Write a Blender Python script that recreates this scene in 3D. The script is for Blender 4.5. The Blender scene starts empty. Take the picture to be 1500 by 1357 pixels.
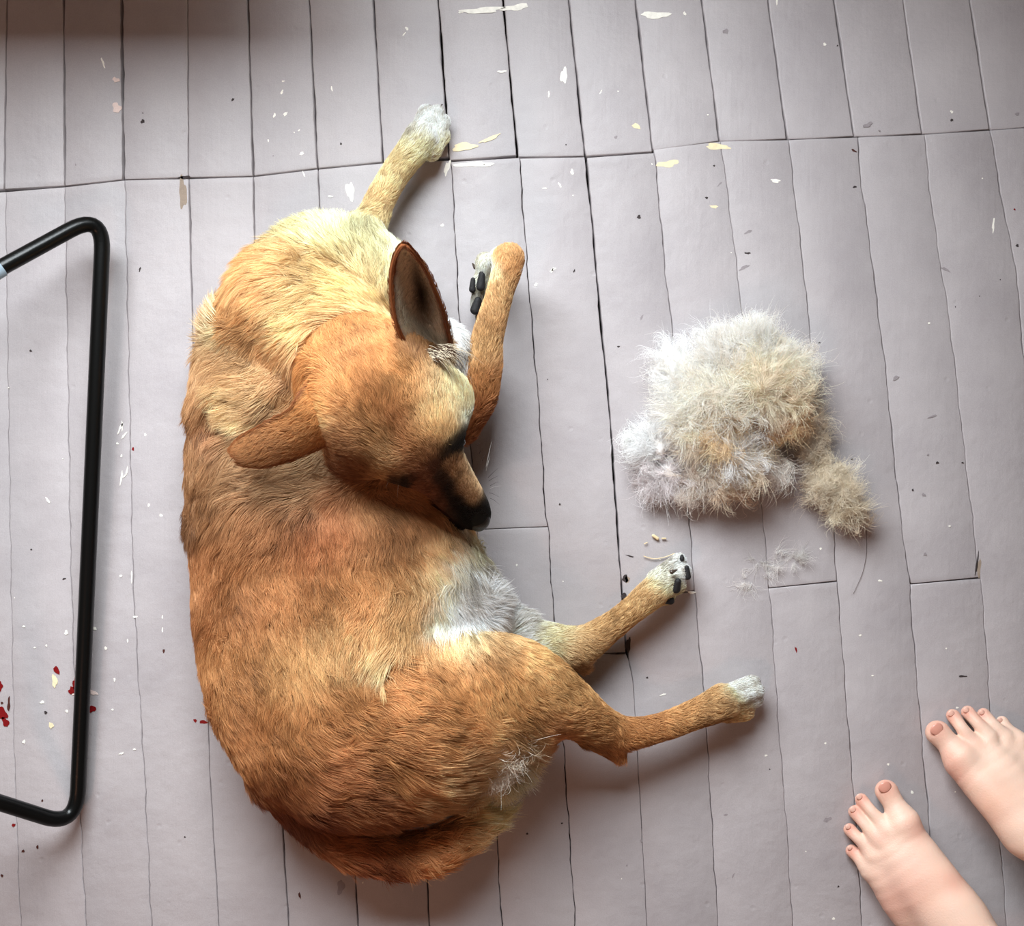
import bpy, math, random
import numpy as np
from mathutils import Vector, Matrix, kdtree
random.seed(7); rng = np.random.default_rng(7)
R = math.radians

# ------------------------------------------------------------------ camera, light, exposure
H = 1.30                      # camera height above the floor (m)
K = 0.0008                    # floor metres per photograph pixel (1500 x 1357)
sc = bpy.context.scene
cam_d = bpy.data.cameras.new('camera'); cam = bpy.data.objects.new('camera', cam_d)
sc.collection.objects.link(cam); sc.camera = cam
cam.location = (0, 0, H); cam.rotation_euler = (0, 0, 0)
cam_d.sensor_fit = 'HORIZONTAL'; cam_d.sensor_width = 36
cam_d.lens = 36 * H / (1500 * K)
cam_d.clip_start = 0.02

w = bpy.data.worlds.new('world'); sc.world = w; w.use_nodes = True
w.node_tree.nodes['Background'].inputs[0].default_value = (1.0, 0.72, 0.58, 1)
w.node_tree.nodes['Background'].inputs[1].default_value = 0.12

def area(name, loc, tgt, sx, sy, power, col):
    l = bpy.data.lights.new(name, 'AREA'); l.shape = 'RECTANGLE'; l.size = sx; l.size_y = sy
    l.energy = power; l.color = col
    o = bpy.data.objects.new(name, l); sc.collection.objects.link(o); o.location = loc
    o.rotation_euler = (Vector(tgt) - Vector(loc)).to_track_quat('-Z', 'Y').to_euler()
    return o
area('window_daylight', (-0.36, 0.86, 0.93), (-0.36, 0, 0.70), 1.0, 0.80, 66, (0.885, 0.96, 1.0))
area('ceiling_lamp', (-0.9, -1.5, 2.2), (-0.2, -0.5, 0), 0.35, 0.35, 8, (1.0, 0.46, 0.28))

sc.view_settings.view_transform = 'Standard'
sc.view_settings.look = 'None'
sc.view_settings.gamma = 1.0
sc.view_settings.use_curve_mapping = False
sc.view_settings.exposure = 0.0

# ------------------------------------------------------------------ helpers
def P(px, py, z=0.0):
    """photograph pixel + height (m) -> world"""
    s = K * (H - z) / H
    return Vector(((px - 750) * s, (678.5 - py) * s, z))

def up(fx, fy, z, r):
    """control point standing above floor pixel (fx, fy) at height z cm, r in floor pixels"""
    q = H / (H - z / 100); return (750 + (fx - 750) * q, 678.5 + (fy - 678.5) * q, z, r * q)
def lin(c):
    c = np.asarray(c, float) / 255.0
    return np.where(c <= 0.04045, c / 12.92, ((c + 0.055) / 1.055) ** 2.4)

def link(o, parent=None):
    sc.collection.objects.link(o)
    if parent is not None: o.parent = parent
    return o
def tag(o, label=None, cat=None, group=None, kind=None):
    if label: o['label'] = label
    if cat: o['category'] = cat
    if group: o['group'] = group
    if kind: o['kind'] = kind
    return o
def empty(name, loc=(0, 0, 0)):
    o = bpy.data.objects.new(name, None); o.location = loc; o.empty_display_size = .05
    sc.collection.objects.link(o); return o

def np_mesh(name, V, F, mat, parent=None, smooth=True, origin=None):
    """V (n,3) world, F (m,k) ints with constant k"""
    V = np.asarray(V, dtype=np.float32); F = np.asarray(F, dtype=np.int32)
    me = bpy.data.meshes.new(name)
    n, m, k = len(V), len(F), F.shape[1]
    me.vertices.add(n); me.vertices.foreach_set('co', V.ravel())
    me.loops.add(m * k); me.loops.foreach_set('vertex_index', F.ravel())
    me.polygons.add(m); me.polygons.foreach_set('loop_start', np.arange(m, dtype=np.int32) * k)
    me.polygons.foreach_set('loop_total', np.full(m, k, dtype=np.int32))
    me.update(calc_edges=True); me.validate()
    if smooth: me.polygons.foreach_set('use_smooth', np.ones(len(me.polygons), dtype=bool))
    if mat: me.materials.append(mat)
    o = bpy.data.objects.new(name, me); link(o, parent)
    if parent is not None: o.matrix_parent_inverse = Matrix.Translation(-parent.location)
    return o
def py_mesh(name, V, F, mat, parent=None, smooth=False):
    me = bpy.data.meshes.new(name); me.from_pydata([tuple(v) for v in V], [], F); me.update()
    if smooth:
        for p in me.polygons: p.use_smooth = True
    if mat: me.materials.append(mat)
    o = bpy.data.objects.new(name, me); link(o, parent)
    if parent is not None: o.matrix_parent_inverse = Matrix.Translation(-parent.location)
    return o

def new_mat(name):
    m = bpy.data.materials.new(name); m.use_nodes = True
    nt = m.node_tree; b = nt.nodes['Principled BSDF']; return m, nt, b
def simple(name, rgb, rough=0.5, spec=0.5, bump=0, bscale=200, var=0.0, vscale=30, sss=0):
    m, nt, b = new_mat(name)
    c = lin(rgb); b.inputs['Base Color'].default_value = (*c, 1)
    b.inputs['Roughness'].default_value = rough; b.inputs['Specular IOR Level'].default_value = spec
    g = nt.nodes.new('ShaderNodeNewGeometry')
    if var:
        n = nt.nodes.new('ShaderNodeTexNoise'); n.inputs['Scale'].default_value = vscale; n.inputs['Detail'].default_value = 4
        nt.links.new(g.outputs['Position'], n.inputs['Vector'])
        r = nt.nodes.new('ShaderNodeValToRGB')
        r.color_ramp.elements[0].position = .3; r.color_ramp.elements[1].position = .7
        r.color_ramp.elements[0].color = (*np.clip(c * (1 - var), 0, 1), 1); r.color_ramp.elements[1].color = (*np.clip(c * (1 + var), 0, 1), 1)
        nt.links.new(n.outputs['Fac'], r.inputs['Fac']); nt.links.new(r.outputs['Color'], b.inputs['Base Color'])
    if bump:
        n = nt.nodes.new('ShaderNodeTexNoise'); n.inputs['Scale'].default_value = bscale; n.inputs['Detail'].default_value = 3
        nt.links.new(g.outputs['Position'], n.inputs['Vector'])
        bu = nt.nodes.new('ShaderNodeBump'); bu.inputs['Strength'].default_value = bump; bu.inputs['Distance'].default_value = .001
        nt.links.new(n.outputs['Fac'], bu.inputs['Height']); nt.links.new(bu.outputs['Normal'], b.inputs['Normal'])
    if sss:
        b.inputs['Subsurface Weight'].default_value = sss; b.inputs['Subsurface Radius'].default_value = (.012, .005, .003)
        b.inputs['Subsurface Scale'].default_value = 1.0
    return m

def attr_mat(name, attr, rough=.6, spec=.3, sss=0, bump=0, bscale=300):
    m, nt, b = new_mat(name)
    a = nt.nodes.new('ShaderNodeAttribute'); a.attribute_name = attr
    nt.links.new(a.outputs['Color'], b.inputs['Base Color'])
    b.inputs['Roughness'].default_value = rough; b.inputs['Specular IOR Level'].default_value = spec
    if sss:
        b.inputs['Subsurface Weight'].default_value = sss; b.inputs['Subsurface Radius'].default_value = (.010, .004, .0025)
        b.inputs['Subsurface Scale'].default_value = 0.6
    if bump:
        g = nt.nodes.new('ShaderNodeNewGeometry')
        n = nt.nodes.new('ShaderNodeTexNoise'); n.inputs['Scale'].default_value = bscale; n.inputs['Detail'].default_value = 4
        nt.links.new(g.outputs['Position'], n.inputs['Vector'])
        bu = nt.nodes.new('ShaderNodeBump'); bu.inputs['Strength'].default_value = bump; bu.inputs['Distance'].default_value = .001
        nt.links.new(n.outputs['Fac'], bu.inputs['Height']); nt.links.new(bu.outputs['Normal'], b.inputs['Normal'])
    return m

# ---- painted floor
def floor_mat():
    m, nt, b = new_mat('painted_boards')
    N = nt.nodes; L = nt.links
    g = N.new('ShaderNodeNewGeometry')
    oi = N.new('ShaderNodeObjectInfo')
    n1 = N.new('ShaderNodeTexNoise'); n1.inputs['Scale'].default_value = 7; n1.inputs['Detail'].default_value = 5; n1.inputs['Roughness'].default_value = .6
    L.new(g.outputs['Position'], n1.inputs['Vector'])
    r = N.new('ShaderNodeValToRGB'); e = r.color_ramp.elements
    e[0].position = .3; e[1].position = .72
    e[0].color = (*lin((164, 157, 159)), 1); e[1].color = (*lin((181, 174, 175)), 1)
    L.new(n1.outputs['Fac'], r.inputs['Fac'])
    n2 = N.new('ShaderNodeTexNoise'); n2.inputs['Scale'].default_value = 900; n2.inputs['Detail'].default_value = 2
    L.new(g.outputs['Position'], n2.inputs['Vector'])
    mx = N.new('ShaderNodeMix'); mx.data_type = 'RGBA'; mx.blend_type = 'MULTIPLY'; mx.inputs[0].default_value = 1
    L.new(r.outputs['Color'], mx.inputs[6])
    r2 = N.new('ShaderNodeMapRange'); r2.inputs[1].default_value = .3; r2.inputs[2].default_value = .7; r2.inputs[3].default_value = .93; r2.inputs[4].default_value = 1.05
    L.new(n2.outputs['Fac'], r2.inputs[0])
    mul = N.new('ShaderNodeMath'); mul.operation = 'MULTIPLY'
    r3 = N.new('ShaderNodeMapRange'); r3.inputs[3].default_value = .96; r3.inputs[4].default_value = 1.03
    L.new(oi.outputs['Random'], r3.inputs[0]); L.new(r2.outputs[0], mul.inputs[0]); L.new(r3.outputs[0], mul.inputs[1])
    cb = N.new('ShaderNodeCombineColor')
    for i in range(3): L.new(mul.outputs[0], cb.inputs[i])
    L.new(cb.outputs[0], mx.inputs[7]); L.new(mx.outputs[2], b.inputs['Base Color'])
    # relief: brush marks along the boards, paint lumps, tiny pits
    mp = N.new('ShaderNodeMapping'); mp.inputs['Scale'].default_value = (220, 14, 1)
    L.new(g.outputs['Position'], mp.inputs['Vector'])
    n3 = N.new('ShaderNodeTexNoise'); n3.inputs['Scale'].default_value = 1; n3.inputs['Detail'].default_value = 3
    L.new(mp.outputs[0], n3.inputs['Vector'])
    n4 = N.new('ShaderNodeTexNoise'); n4.inputs['Scale'].default_value = 60; n4.inputs['Detail'].default_value = 5
    L.new(g.outputs['Position'], n4.inputs['Vector'])
    v = N.new('ShaderNodeTexVoronoi'); v.inputs['Scale'].default_value = 28; v.inputs['Randomness'].default_value = 1
    L.new(g.outputs['Position'], v.inputs['Vector'])
    pit = N.new('ShaderNodeMapRange'); pit.inputs[1].default_value = .02; pit.inputs[2].default_value = .10; pit.inputs[3].default_value = 0; pit.inputs[4].default_value = 1
    L.new(v.outputs['Distance'], pit.inputs[0])
    a1 = N.new('ShaderNodeMath'); a1.operation = 'MULTIPLY_ADD'; a1.inputs[1].default_value = .25
    L.new(n3.outputs['Fac'], a1.inputs[0]); L.new(n4.outputs['Fac'], a1.inputs[2])
    a2 = N.new('ShaderNodeMath'); a2.operation = 'MULTIPLY_ADD'; a2.inputs[1].default_value = .35
    L.new(pit.outputs[0], a2.inputs[0]); L.new(a1.outputs[0], a2.inputs[2])
    a3 = N.new('ShaderNodeMath'); a3.operation = 'MULTIPLY_ADD'; a3.inputs[1].default_value = .10
    L.new(n2.outputs['Fac'], a3.inputs[0]); L.new(a2.outputs[0], a3.inputs[2])
    bu = N.new('ShaderNodeBump'); bu.inputs['Strength'].default_value = .8; bu.inputs['Distance'].default_value = .0011
    L.new(a3.outputs[0], bu.inputs['Height']); L.new(bu.outputs['Normal'], b.inputs['Normal'])
    rr = N.new('ShaderNodeMapRange'); rr.inputs[3].default_value = .42; rr.inputs[4].default_value = .58
    L.new(n1.outputs['Fac'], rr.inputs[0]); L.new(rr.outputs[0], b.inputs['Roughness'])
    b.inputs['Specular IOR Level'].default_value = .42
    return m
M_floor = floor_mat()
M_sub = simple('dark_subfloor', (28, 22, 20), .9, .1)

# ------------------------------------------------------------------ floor boards
TOP, BOT = -430, 2500
# upper row seams: straight lines (x at y=0, x at seam), gap mm
upper = [(10, 6, 277, 1.3), (93, 95, 272, 2.0), (178, 181, 263, 3.2), (275, 276, 260, .7), (363, 371, 258, 1.9), (453, 465, 247, 1.9),
         (547, 561, 238, 1.6), (642, 658, 230, 2.2), (737, 758, 229, 2.0), (833, 857, 229, 2.0), (931, 956, 220, 2.0), (1028, 1054, 207, 1.8),
         (1125, 1153, 204, 1.6), (1222, 1251, 200, 1.9), (1323, 1351, 196, 1.2), (1421, 1450, 190, 1.8)]
for i in range(1, 8): upper.append((1421 + 98 * i, 1450 + 99 * i, 190 - 7 * i, 1.6))
for i in range(1, 9): upper.insert(0, (10 - 90 * i, 6 - 92 * i, 277 + 5 * i, 1.6))
# lower row seams: polylines [(x,y)...], gap mm
lower = [
 ([(8, 281), (15, 800), (21, 1120), (30, 1357)], .35),
 ([(95, 274), (103, 800), (112, 1100), (118, 1210), (126, 1357)], .6),
 ([(183, 264), (195, 850), (203, 1000), (211, 1120), (222, 1357)], .7),
 ([(277, 262), (280, 400), (283, 500), (286, 600), (309, 1160), (321, 1357)], 1.5),
 ([(371, 259), (374, 400), (390, 800), (412, 1180), (423, 1357)], 1.3),
 ([(466, 248), (490, 800), (519, 1270), (525, 1357)], 1.2),
 ([(562, 239), (590, 800), (625, 1280), (629, 1357)], 1.2),
 ([(661, 235), (666, 330), (672, 450), (700, 775), (702, 850), (727, 1210), (735, 1357)], .8),
 ([(761, 232), (768, 330), (777, 450), (790, 600), (799, 750), (803, 775), (812, 915), (826, 1100), (843, 1357)], .9),
 ([(858, 230), (868, 330), (878, 450), (893, 600), (905, 780), (912, 880), (918, 957), (928, 1000), (941, 1230), (948, 1357)], 2.3),
 ([(958, 219), (966, 300), (975, 400), (988, 510), (1005, 720), (1013, 800), (1018, 870), (1030, 1000), (1038, 1120), (1052, 1357)], .7),
 ([(1056, 207), (1072, 330), (1090, 480), (1112, 700), (1127, 862), (1131, 910), (1139, 1040), (1146, 1130), (1152, 1200), (1161, 1357)], .45),
 ([(1155, 205), (1165, 290), (1178, 400), (1185, 470), (1195, 550), (1204, 620), (1222, 780), (1226, 852), (1232, 920), (1240, 1030), (1250, 1150), (1263, 1357)], .8),
 ([(1256, 201), (1262, 270), (1275, 360), (1286, 450), (1300, 560), (1308, 650), (1320, 760), (1333, 855), (1337, 920), (1344, 1000), (1353, 1110), (1362, 1210), (1375, 1357)], 1.0),
 ([(1354, 197), (1365, 300), (1380, 400), (1390, 460), (1402, 560), (1413, 660), (1425, 760), (1433, 830), (1440, 880), (1445, 950), (1455, 1100), (1475, 1357)], .6),
 ([(1451, 191), (1462, 260), (1475, 330), (1490, 400), (1493, 450), (1498, 500), (1512, 650), (1540, 900), (1562, 1100), (1580, 1357)], 1.0)]
for i in range(1, 8): lower.append(([(x + 99 * i, y - (7 * i if y < 300 else 0)) for x, y in lower[15][0]], .9))
l0 = lower[0][0]
for i in range(1, 9): lower.insert(0, ([(x - 92 * i, y + (5 * i if y < 300 else 0)) for x, y in l0], .9))
def extend(pl, y):
    (x0, y0), (x1, y1) = pl[-2], pl[-1]
    return pl + [(x1 + (x1 - x0) / (y1 - y0) * (y - y1) * .9, y)]
lower = [(extend(p, BOT), g) for p, g in lower]
def seam_fn(pl, seed, amp=.5):
    xs = np.array([p[0] for p in pl], float); ys = np.array([p[1] for p in pl], float)
    ph = np.random.default_rng(seed).uniform(0, 6.28, 6)
    def f(y):
        y = np.asarray(y, float)
        return np.interp(y, ys, xs) + amp * (np.sin(y / 7.3 + ph[0]) * .5 + np.sin(y / 17 + ph[1]) * .7 + np.sin(y / 3.1 + ph[2]) * .35)
    return f
def gap_fn(g, seed):
    ph = np.random.default_rng(seed + 99).uniform(0, 6.28, 6)
    def f(y):
        y = np.asarray(y, float)
        q = 1 + .45 * np.sin(y / 23 + ph[0]) * np.sin(y / 61 + ph[1]) + .2 * np.sin(y / 5 + ph[2])
        return g * np.clip(q, .15, 2) * .001
    return f

floor = py_mesh('floor', [P(x, y, z) for z in (-.03, -.022) for x, y in ((-900, TOP), (2400, TOP), (2400, BOT), (-900, BOT))],
                [(0, 1, 2, 3), (7, 6, 5, 4), (0, 4, 5, 1), (1, 5, 6, 2), (2, 6, 7, 3), (3, 7, 4, 0)], M_sub)
floor['kind'] = 'structure'; floor['label'] = 'old floor of narrow boards painted pale lavender grey with chips and cracks'

def plank(fl, fr, gl, gr, y0l, y0r, y1l, y1r, gt, gb, dz=0.0, bev=1.3):
    """board between seam functions; y0/y1 its ends (l, r), g* half gaps in m; gt/gb end gaps"""
    n = max(4, int((max(y1l, y1r) - min(y0l, y0r)) / 9))
    t = np.linspace(0, 1, n)
    yl = y0l + (y1l - y0l) * t; yr = y0r + (y1r - y0r) * t
    yl[0] += gt / K / 2; yr[0] += gt / K / 2; yl[-1] -= gb / K / 2; yr[-1] -= gb / K / 2
    XL = fl(yl) * K + gl(yl) / 2; XR = fr(yr) * K - gr(yr) / 2
    XL -= 750 * K; XR -= 750 * K
    YL = (678.5 - yl) * K; YR = (678.5 - yr) * K
    b = bev * .001
    rows = []
    bz = -.0007
    def row(dx, z, endshift):
        a = np.stack([XL + dx, YL, np.full(n, z)], 1); c = np.stack([XR - dx, YR, np.full(n, z)], 1)
        for q in (a, c):
            q[0, 1] -= endshift; q[-1, 1] += endshift
        return a, c
    b0 = row(0, -.02, 0); b1 = row(0, bz + dz, 0); b2 = row(b * .5, bz * .25 + dz, b * .5); b3 = row(b, dz, b)
    loop = []                          # per ring: left side down, right side up -> closed loop
    V = []
    for a, c in (b0, b1, b2, b3):
        ring = np.concatenate([a, c[::-1]]); V.append(ring)
    m = 2 * n; V = np.concatenate(V)
    F = []
    for k in range(3):
        for i in range(m):
            j = (i + 1) % m
            F.append((k * m + i, k * m + j, (k + 1) * m + j, (k + 1) * m + i))
    for i in range(n - 1):
        F.append((3 * m + i, 3 * m + i + 1, 3 * m + m - 2 - i, 3 * m + m - 1 - i))
    o = np_mesh('plank', V, F, M_floor, floor, smooth=False)
    return o
rr = random.Random(3)
# upper row
for i in range(len(upper) - 1):
    (x0, s0, yb0, g0), (x1, s1, yb1, g1) = upper[i], upper[i + 1]
    def ln(x, s, yb, sd): return seam_fn([(x - (s - x) / yb * 430, TOP), (s, yb), (s + 2, yb + 60)], sd, .35)
    # each upper board is cut along the cross joint; small steps between neighbours
    yl, yr = yb0, yb1
    if abs(x0 - 642) < 2: yl, yr = 236, 229
    if abs(x0 - 737) < 2: yl, yr = 231, 230
    if abs(x0 - 833) < 2: yl, yr = 229, 223
    plank(ln(x0, s0, yb0, i), ln(x1, s1, yb1, i + 1), gap_fn(g0, i), gap_fn(g1, i + 1), TOP, TOP, yl, yr, 0,
          .0022 if 640 < x0 < 740 else (.0012 if 355 < x0 < 860 else (.0002 if x0 < 275 else .0006)), rr.uniform(-.0004, .0002), 1.5 if x0 > 275 else .9)
# lower row, with the short end joints
cuts = {7: [(776, 772, .0008)], 11 - 3 + 1 - 1: [], 9: [(881, 866, .0010)], 8: [(960, 957, .0014)], 11: [(862, 852, .0012)], 13: [(856, 847, .0014)]}
fns = [seam_fn(p, 100 + i, 1.0 if g < 1.2 else .4) for i, (p, g) in enumerate(lower)]
gps = [gap_fn(g, 200 + i) for i, (p, g) in enumerate(lower)]
# after its joint the ninth seam closes to a hairline, like in the painted-over lower boards
gps[8 + 9] = (lambda f: (lambda y: np.where(np.asarray(y) > 962, f(y) * .2, f(y))))(gps[8 + 9])
gps[8 + 3] = (lambda f: (lambda y: np.where(np.asarray(y) > 600, f(y) * .4, f(y))))(gps[8 + 3])
for i in range(len(lower) - 1):
    k = i - 8
    y0l, y0r = lower[i][0][0][1], lower[i + 1][0][0][1]
    if k == 7: y0l, y0r = 237, 231
    if k == 9: y0l, y0r = 231, 224
    cs = cuts.get(k, [])
    st = (y0l, y0r); gt = .0003
    for (cl, cr, g) in cs:
        plank(fns[i], fns[i + 1], gps[i], gps[i + 1], st[0], st[1], cl, cr, gt, g, rr.uniform(-.0003, .0003), 1.0)
        st = (cl, cr); gt = g
    plank(fns[i], fns[i + 1], gps[i], gps[i + 1], st[0], st[1], BOT, BOT, gt, 0, rr.uniform(-.0003, .0003), 1.0)

# chips, flakes and dents in the paint: thin irregular flakes lying on the boards
def chip_mat(n, c, rough=.6): return simple(n, c, rough, .3, .3, 500, .08, 200)
CM = {'w': chip_mat('chip_white', (240, 236, 226)), 'c': chip_mat('chip_cream', (232, 216, 178)), 'p': chip_mat('chip_pink', (226, 204, 196)),
      'r': chip_mat('chip_red', (120, 16, 20), .4), 'b': chip_mat('chip_brown', (70, 34, 28)), 'd': chip_mat('dent_dark', (58, 50, 50), .8),
      't': chip_mat('bare_wood', (150, 134, 120), .8), 'g': chip_mat('chip_grey', (146, 138, 140), .7)}
CN = {'w': 'paint_chip', 'c': 'paint_chip', 'p': 'paint_chip', 'r': 'red_paint_spot', 'b': 'brown_spot', 'd': 'dent', 't': 'bare_wood_patch', 'g': 'scuff'}
def chip(px, py, wd, ht, ang, kind, z=.00035, rag=.28):
    n = 10 if max(wd, ht) < 14 else 22
    V = []; c = P(px, py)
    ph = [rr.uniform(0, 6.28) for _ in range(3)]
    for zz in (.0, z):
        for i in range(n):
            a = 2 * math.pi * i / n
            q = 1 + rag * (math.sin(2 * a + ph[0]) * .5 + math.sin(3 * a + ph[1]) * .6 + math.sin(5 * a + ph[2]) * .5)
            x = math.cos(a) * wd / 2 * q * K; y = math.sin(a) * ht / 2 * q * K
            ca, sa = math.cos(-R(ang)), math.sin(-R(ang))
            V.append((c.x + x * ca - y * sa, c.y + x * sa + y * ca, zz - .00005 + .0001))
    F = [tuple(range(n, 2 * n))] + [(i, (i + 1) % n, n + (i + 1) % n, n + i) for i in range(n)]
    return py_mesh(CN[kind], V, F, CM[kind], floor)
chips = [(707, 15, 58, 9, -3, 'w'), (755, 11, 38, 9, -6, 'w'), (675, 18, 7, 3, 0, 'w'), (960, 22, 46, 9, 3, 'w'), (826, 111, 10, 22, -3, 'w'), (735, 105, 15, 3, 0, 'w'),
 (680, 215, 34, 12, 0, 'c'), (718, 203, 32, 5, -25, 'c'), (694, 241, 56, 7, -3, 'w'), (655, 246, 7, 22, 15, 'w'), (978, 240, 34, 9, -4, 'c'), (932, 185, 12, 8, 10, 'c'),
 (838, 252, 5, 8, 0, 'w'), (798, 276, 8, 2, 0, 'w'), (820, 271, 3, 8, -30, 'w'), (810, 395, 11, 3, -25, 'w'), (809, 396, 2, 9, 20, 'w'), (785, 417, 5, 5, 0, 'w'), (648, 330, 5, 4, 0, 'w'),
 (1051, 215, 38, 8, 2, 'c'), (1136, 265, 14, 5, 5, 'w'), (1046, 303, 13, 4, 0, 'c'), (1003, 20, 4, 6, -20, 'w'), (1208, 65, 4, 5, 0, 'w'), (1394, 164, 4, 5, -30, 'w'),
 (1138, 3, 3, 8, 0, 'w'), (880, 135, 2, 7, 30, 'w'), (804, 138, 3, 9, 0, 'w'), (596, 42, 6, 4, 40, 'w'), (592, 50, 7, 2, -50, 'w'), (513, 280, 12, 26, 0, 'w'), (503, 315, 8, 9, 0, 'w'),
 (171, 158, 12, 15, 5, 'p'), (170, 117, 11, 7, 0, 'p'), (151, 92, 3, 15, -20, 'w'), (442, 225, 7, 4, -20, 'w'), (402, 169, 3, 8, 25, 'w'), (418, 167, 8, 4, -40, 'w'), (413, 135, 3, 8, 30, 'w'),
 (415, 119, 5, 2, 0, 'w'), (438, 191, 4, 2, -30, 'w'), (393, 206, 2, 4, 0, 'w'), (486, 130, 2, 9, -10, 'w'), (445, 255, 2, 9, -20, 'w'), (484, 288, 7, 3, 0, 'w'),
 (268, 283, 12, 42, 0, 't'), (270, 260, 15, 5, 0, 'd'),
 (176, 628, 3, 17, 22, 'w'), (179, 624, 2, 14, 0, 'w'), (182, 638, 12, 3, -50, 'w'), (172, 650, 4, 3, 0, 'w'), (213, 637, 3, 4, 0, 'w'), (178, 668, 3, 4, 0, 'w'), (186, 690, 2, 14, 15, 'w'),
 (178, 700, 3, 18, 8, 'w'), (183, 697, 10, 2, -40, 'w'), (70, 733, 3, 11, -40, 'w'), (218, 740, 3, 5, 0, 'w'), (236, 755, 5, 4, 0, 'w'), (177, 844, 5, 3, 0, 'w'), (193, 845, 1.6, 20, 0, 'w'),
 (148, 370, 2, 30, -3, 'w'), (97, 927, 5, 7, 20, 'w'), (138, 921, 7, 5, 0, 'w'), (80, 998, 7, 20, 0, 'c'), (62, 1029, 6, 5, 0, 'w'), (75, 1063, 7, 9, 15, 'c'), (35, 918, 4, 3, 0, 'w'), (98, 1042, 4, 5, 0, 'w'),
 (107, 1091, 3, 7, 0, 'w'), (35, 1087, 5, 5, 30, 'w'), (155, 950, 4, 5, 0, 'w'), (168, 996, 3, 5, 0, 'w'), (165, 1040, 3, 3, 0, 'w'), (178, 1104, 7, 3, -20, 'w'), (197, 1098, 4, 3, 0, 'w'),
 (238, 904, 2, 5, 0, 'w'), (238, 923, 2, 7, 0, 'w'), (187, 939, 2, 5, 0, 'w'), (198, 904, 7, 3, 0, 'w'), (137, 1015, 13, 6, 25, 'p'), (108, 1017, 6, 3, -10, 'p'), (51, 949, 4, 2, 0, 'w'), (68, 946, 3, 3, 0, 'w'),
 (83, 982, 8, 12, -20, 'r'), (106, 1012, 13, 10, 0, 'r'), (110, 1002, 6, 20, 0, 'r'), (135, 1039, 11, 10, 0, 'r'), (0, 1006, 8, 14, 0, 'r'), (3, 1045, 12, 22, -25, 'r'), (8, 1058, 8, 16, -20, 'r'),
 (298, 1058, 11, 6, 0, 'r'), (286, 1056, 5, 5, 0, 'r'), (1166, 952, 3, 8, -15, 'r'), (195, 658, 4, 5, 0, 'r'), (1486, 307, 3, 3, 0, 'r'), (20, 1209, 5, 5, 0, 'r'), (13, 1032, 4, 20, 0, 'b'), (3, 1030, 4, 3, 0, 'b'),
 (34, 1247, 4, 4, 0, 'b'), (55, 1241, 3, 6, 0, 'b'), (3, 1283, 4, 4, 40, 'b'), (62, 1173, 3, 3, 0, 'b'), (240, 954, 3, 7, 0, 'b'), (67, 1044, 4, 5, 0, 'd'), (439, 1312, 3, 10, -10, 'b'),
 (209, 178, 6, 6, 0, 'd'), (205, 395, 2.5, 8, 20, 'd'), (45, 514, 4, 3, 0, 'd'), (94, 848, 6, 2, -15, 'd'), (341, 146, 5, 3, -30, 'd'), (936, 318, 5, 7, -15, 'd'), (902, 201, 5, 4, 0, 'g'), (841, 397, 2, 6, 25, 'd'),
 (1035, 290, 5, 3, 10, 'd'), (1046, 243, 3, 3, 0, 'd'), (1054, 270, 9, 2.5, -50, 'g'), (1095, 371, 9, 3, 5, 'd'), (1090, 392, 14, 5, -30, 'g'), (1385, 395, 14, 4, 30, 'g'), (1251, 221, 9, 3, 25, 'b'), (1252, 274, 6, 3, 0, 'd'),
 (1394, 176, 4, 4, 0, 'd'), (1490, 167, 6, 5, 0, 'g'), (1271, 183, 14, 6, -20, 'g'), (1063, 46, 10, 6, -10, 'g'), (1490, 360, 5, 4, 0, 'd'), (1366, 610, 12, 3, -20, 'g'), (1373, 678, 5, 3, -20, 'd'),
 (1353, 725, 6, 4, 10, 'g'), (1410, 678, 4, 2, 0, 'd'), (1337, 718, 3, 3, 0, 'd'), (1248, 673, 4, 2, 0, 'd'), (1200, 502, 4, 2, 10, 'd'), (1312, 554, 11, 5, -40, 'g'), (1355, 812, 5, 4, 0, 'g'), (906, 508, 4, 3, 0, 'd'),
 (820, 739, 3, 3, 0, 'd'), (710, 802, 3, 3, 0, 'd'), (757, 828, 3, 3, 0, 'w'), (1391, 771, 3, 3, 0, 'w'), (1289, 851, 6, 3, 0, 'w'), (1202, 804, 4, 3, -40, 'w'), (1122, 1107, 4, 3, 0, 'w'), (1209, 1089, 3, 3, 0, 'w'),
 (1402, 1037, 4, 3, 0, 'w'), (1301, 1120, 4, 3, 0, 'w'), (1336, 1161, 5, 4, 30, 'w'), (1221, 1346, 4, 4, 0, 'w'), (1212, 1201, 12, 7, -20, 'g'), (1063, 1194, 6, 3, 0, 'g'), (1228, 1299, 3, 3, 0, 'd'), (939, 1232, 4, 4, 0, 'g'),
 (1410, 991, 14, 2.5, 0, 'd'), (1278, 990, 4, 2, -20, 'w'), (1260, 931, 4, 3, 0, 'w'), (1074, 1283, 2, 8, 30, 'g'), (948, 993, 3, 3, 0, 'd'), (971, 1018, 10, 2, -20, 'w'), (940, 1213, 1, 1, 0, 'd'),
 (916, 848, 8, 13, -20, 'd'), (919, 849, 7, 10, -25, 't'), (914, 873, 8, 9, 0, 'd'), (923, 815, 11, 2.5, 15, 'd'), (920, 946, 7, 24, 0, 'd'), (907, 958, 22, 2, -2, 'd'), (1434, 832, 5, 30, 6, 't'), (1431, 826, 3, 30, 8, 'd'),
 (1013, 868, 12, 4, 0, 'w'), (499, 1300, 10, 22, 0, 'g'), (1455, 330, 3, 22, 6, 'w'), (940, 465, 3, 9, 30, 'g'), (1096, 340, 12, 4, -30, 'g')]
for c in chips: chip(*c)
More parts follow.
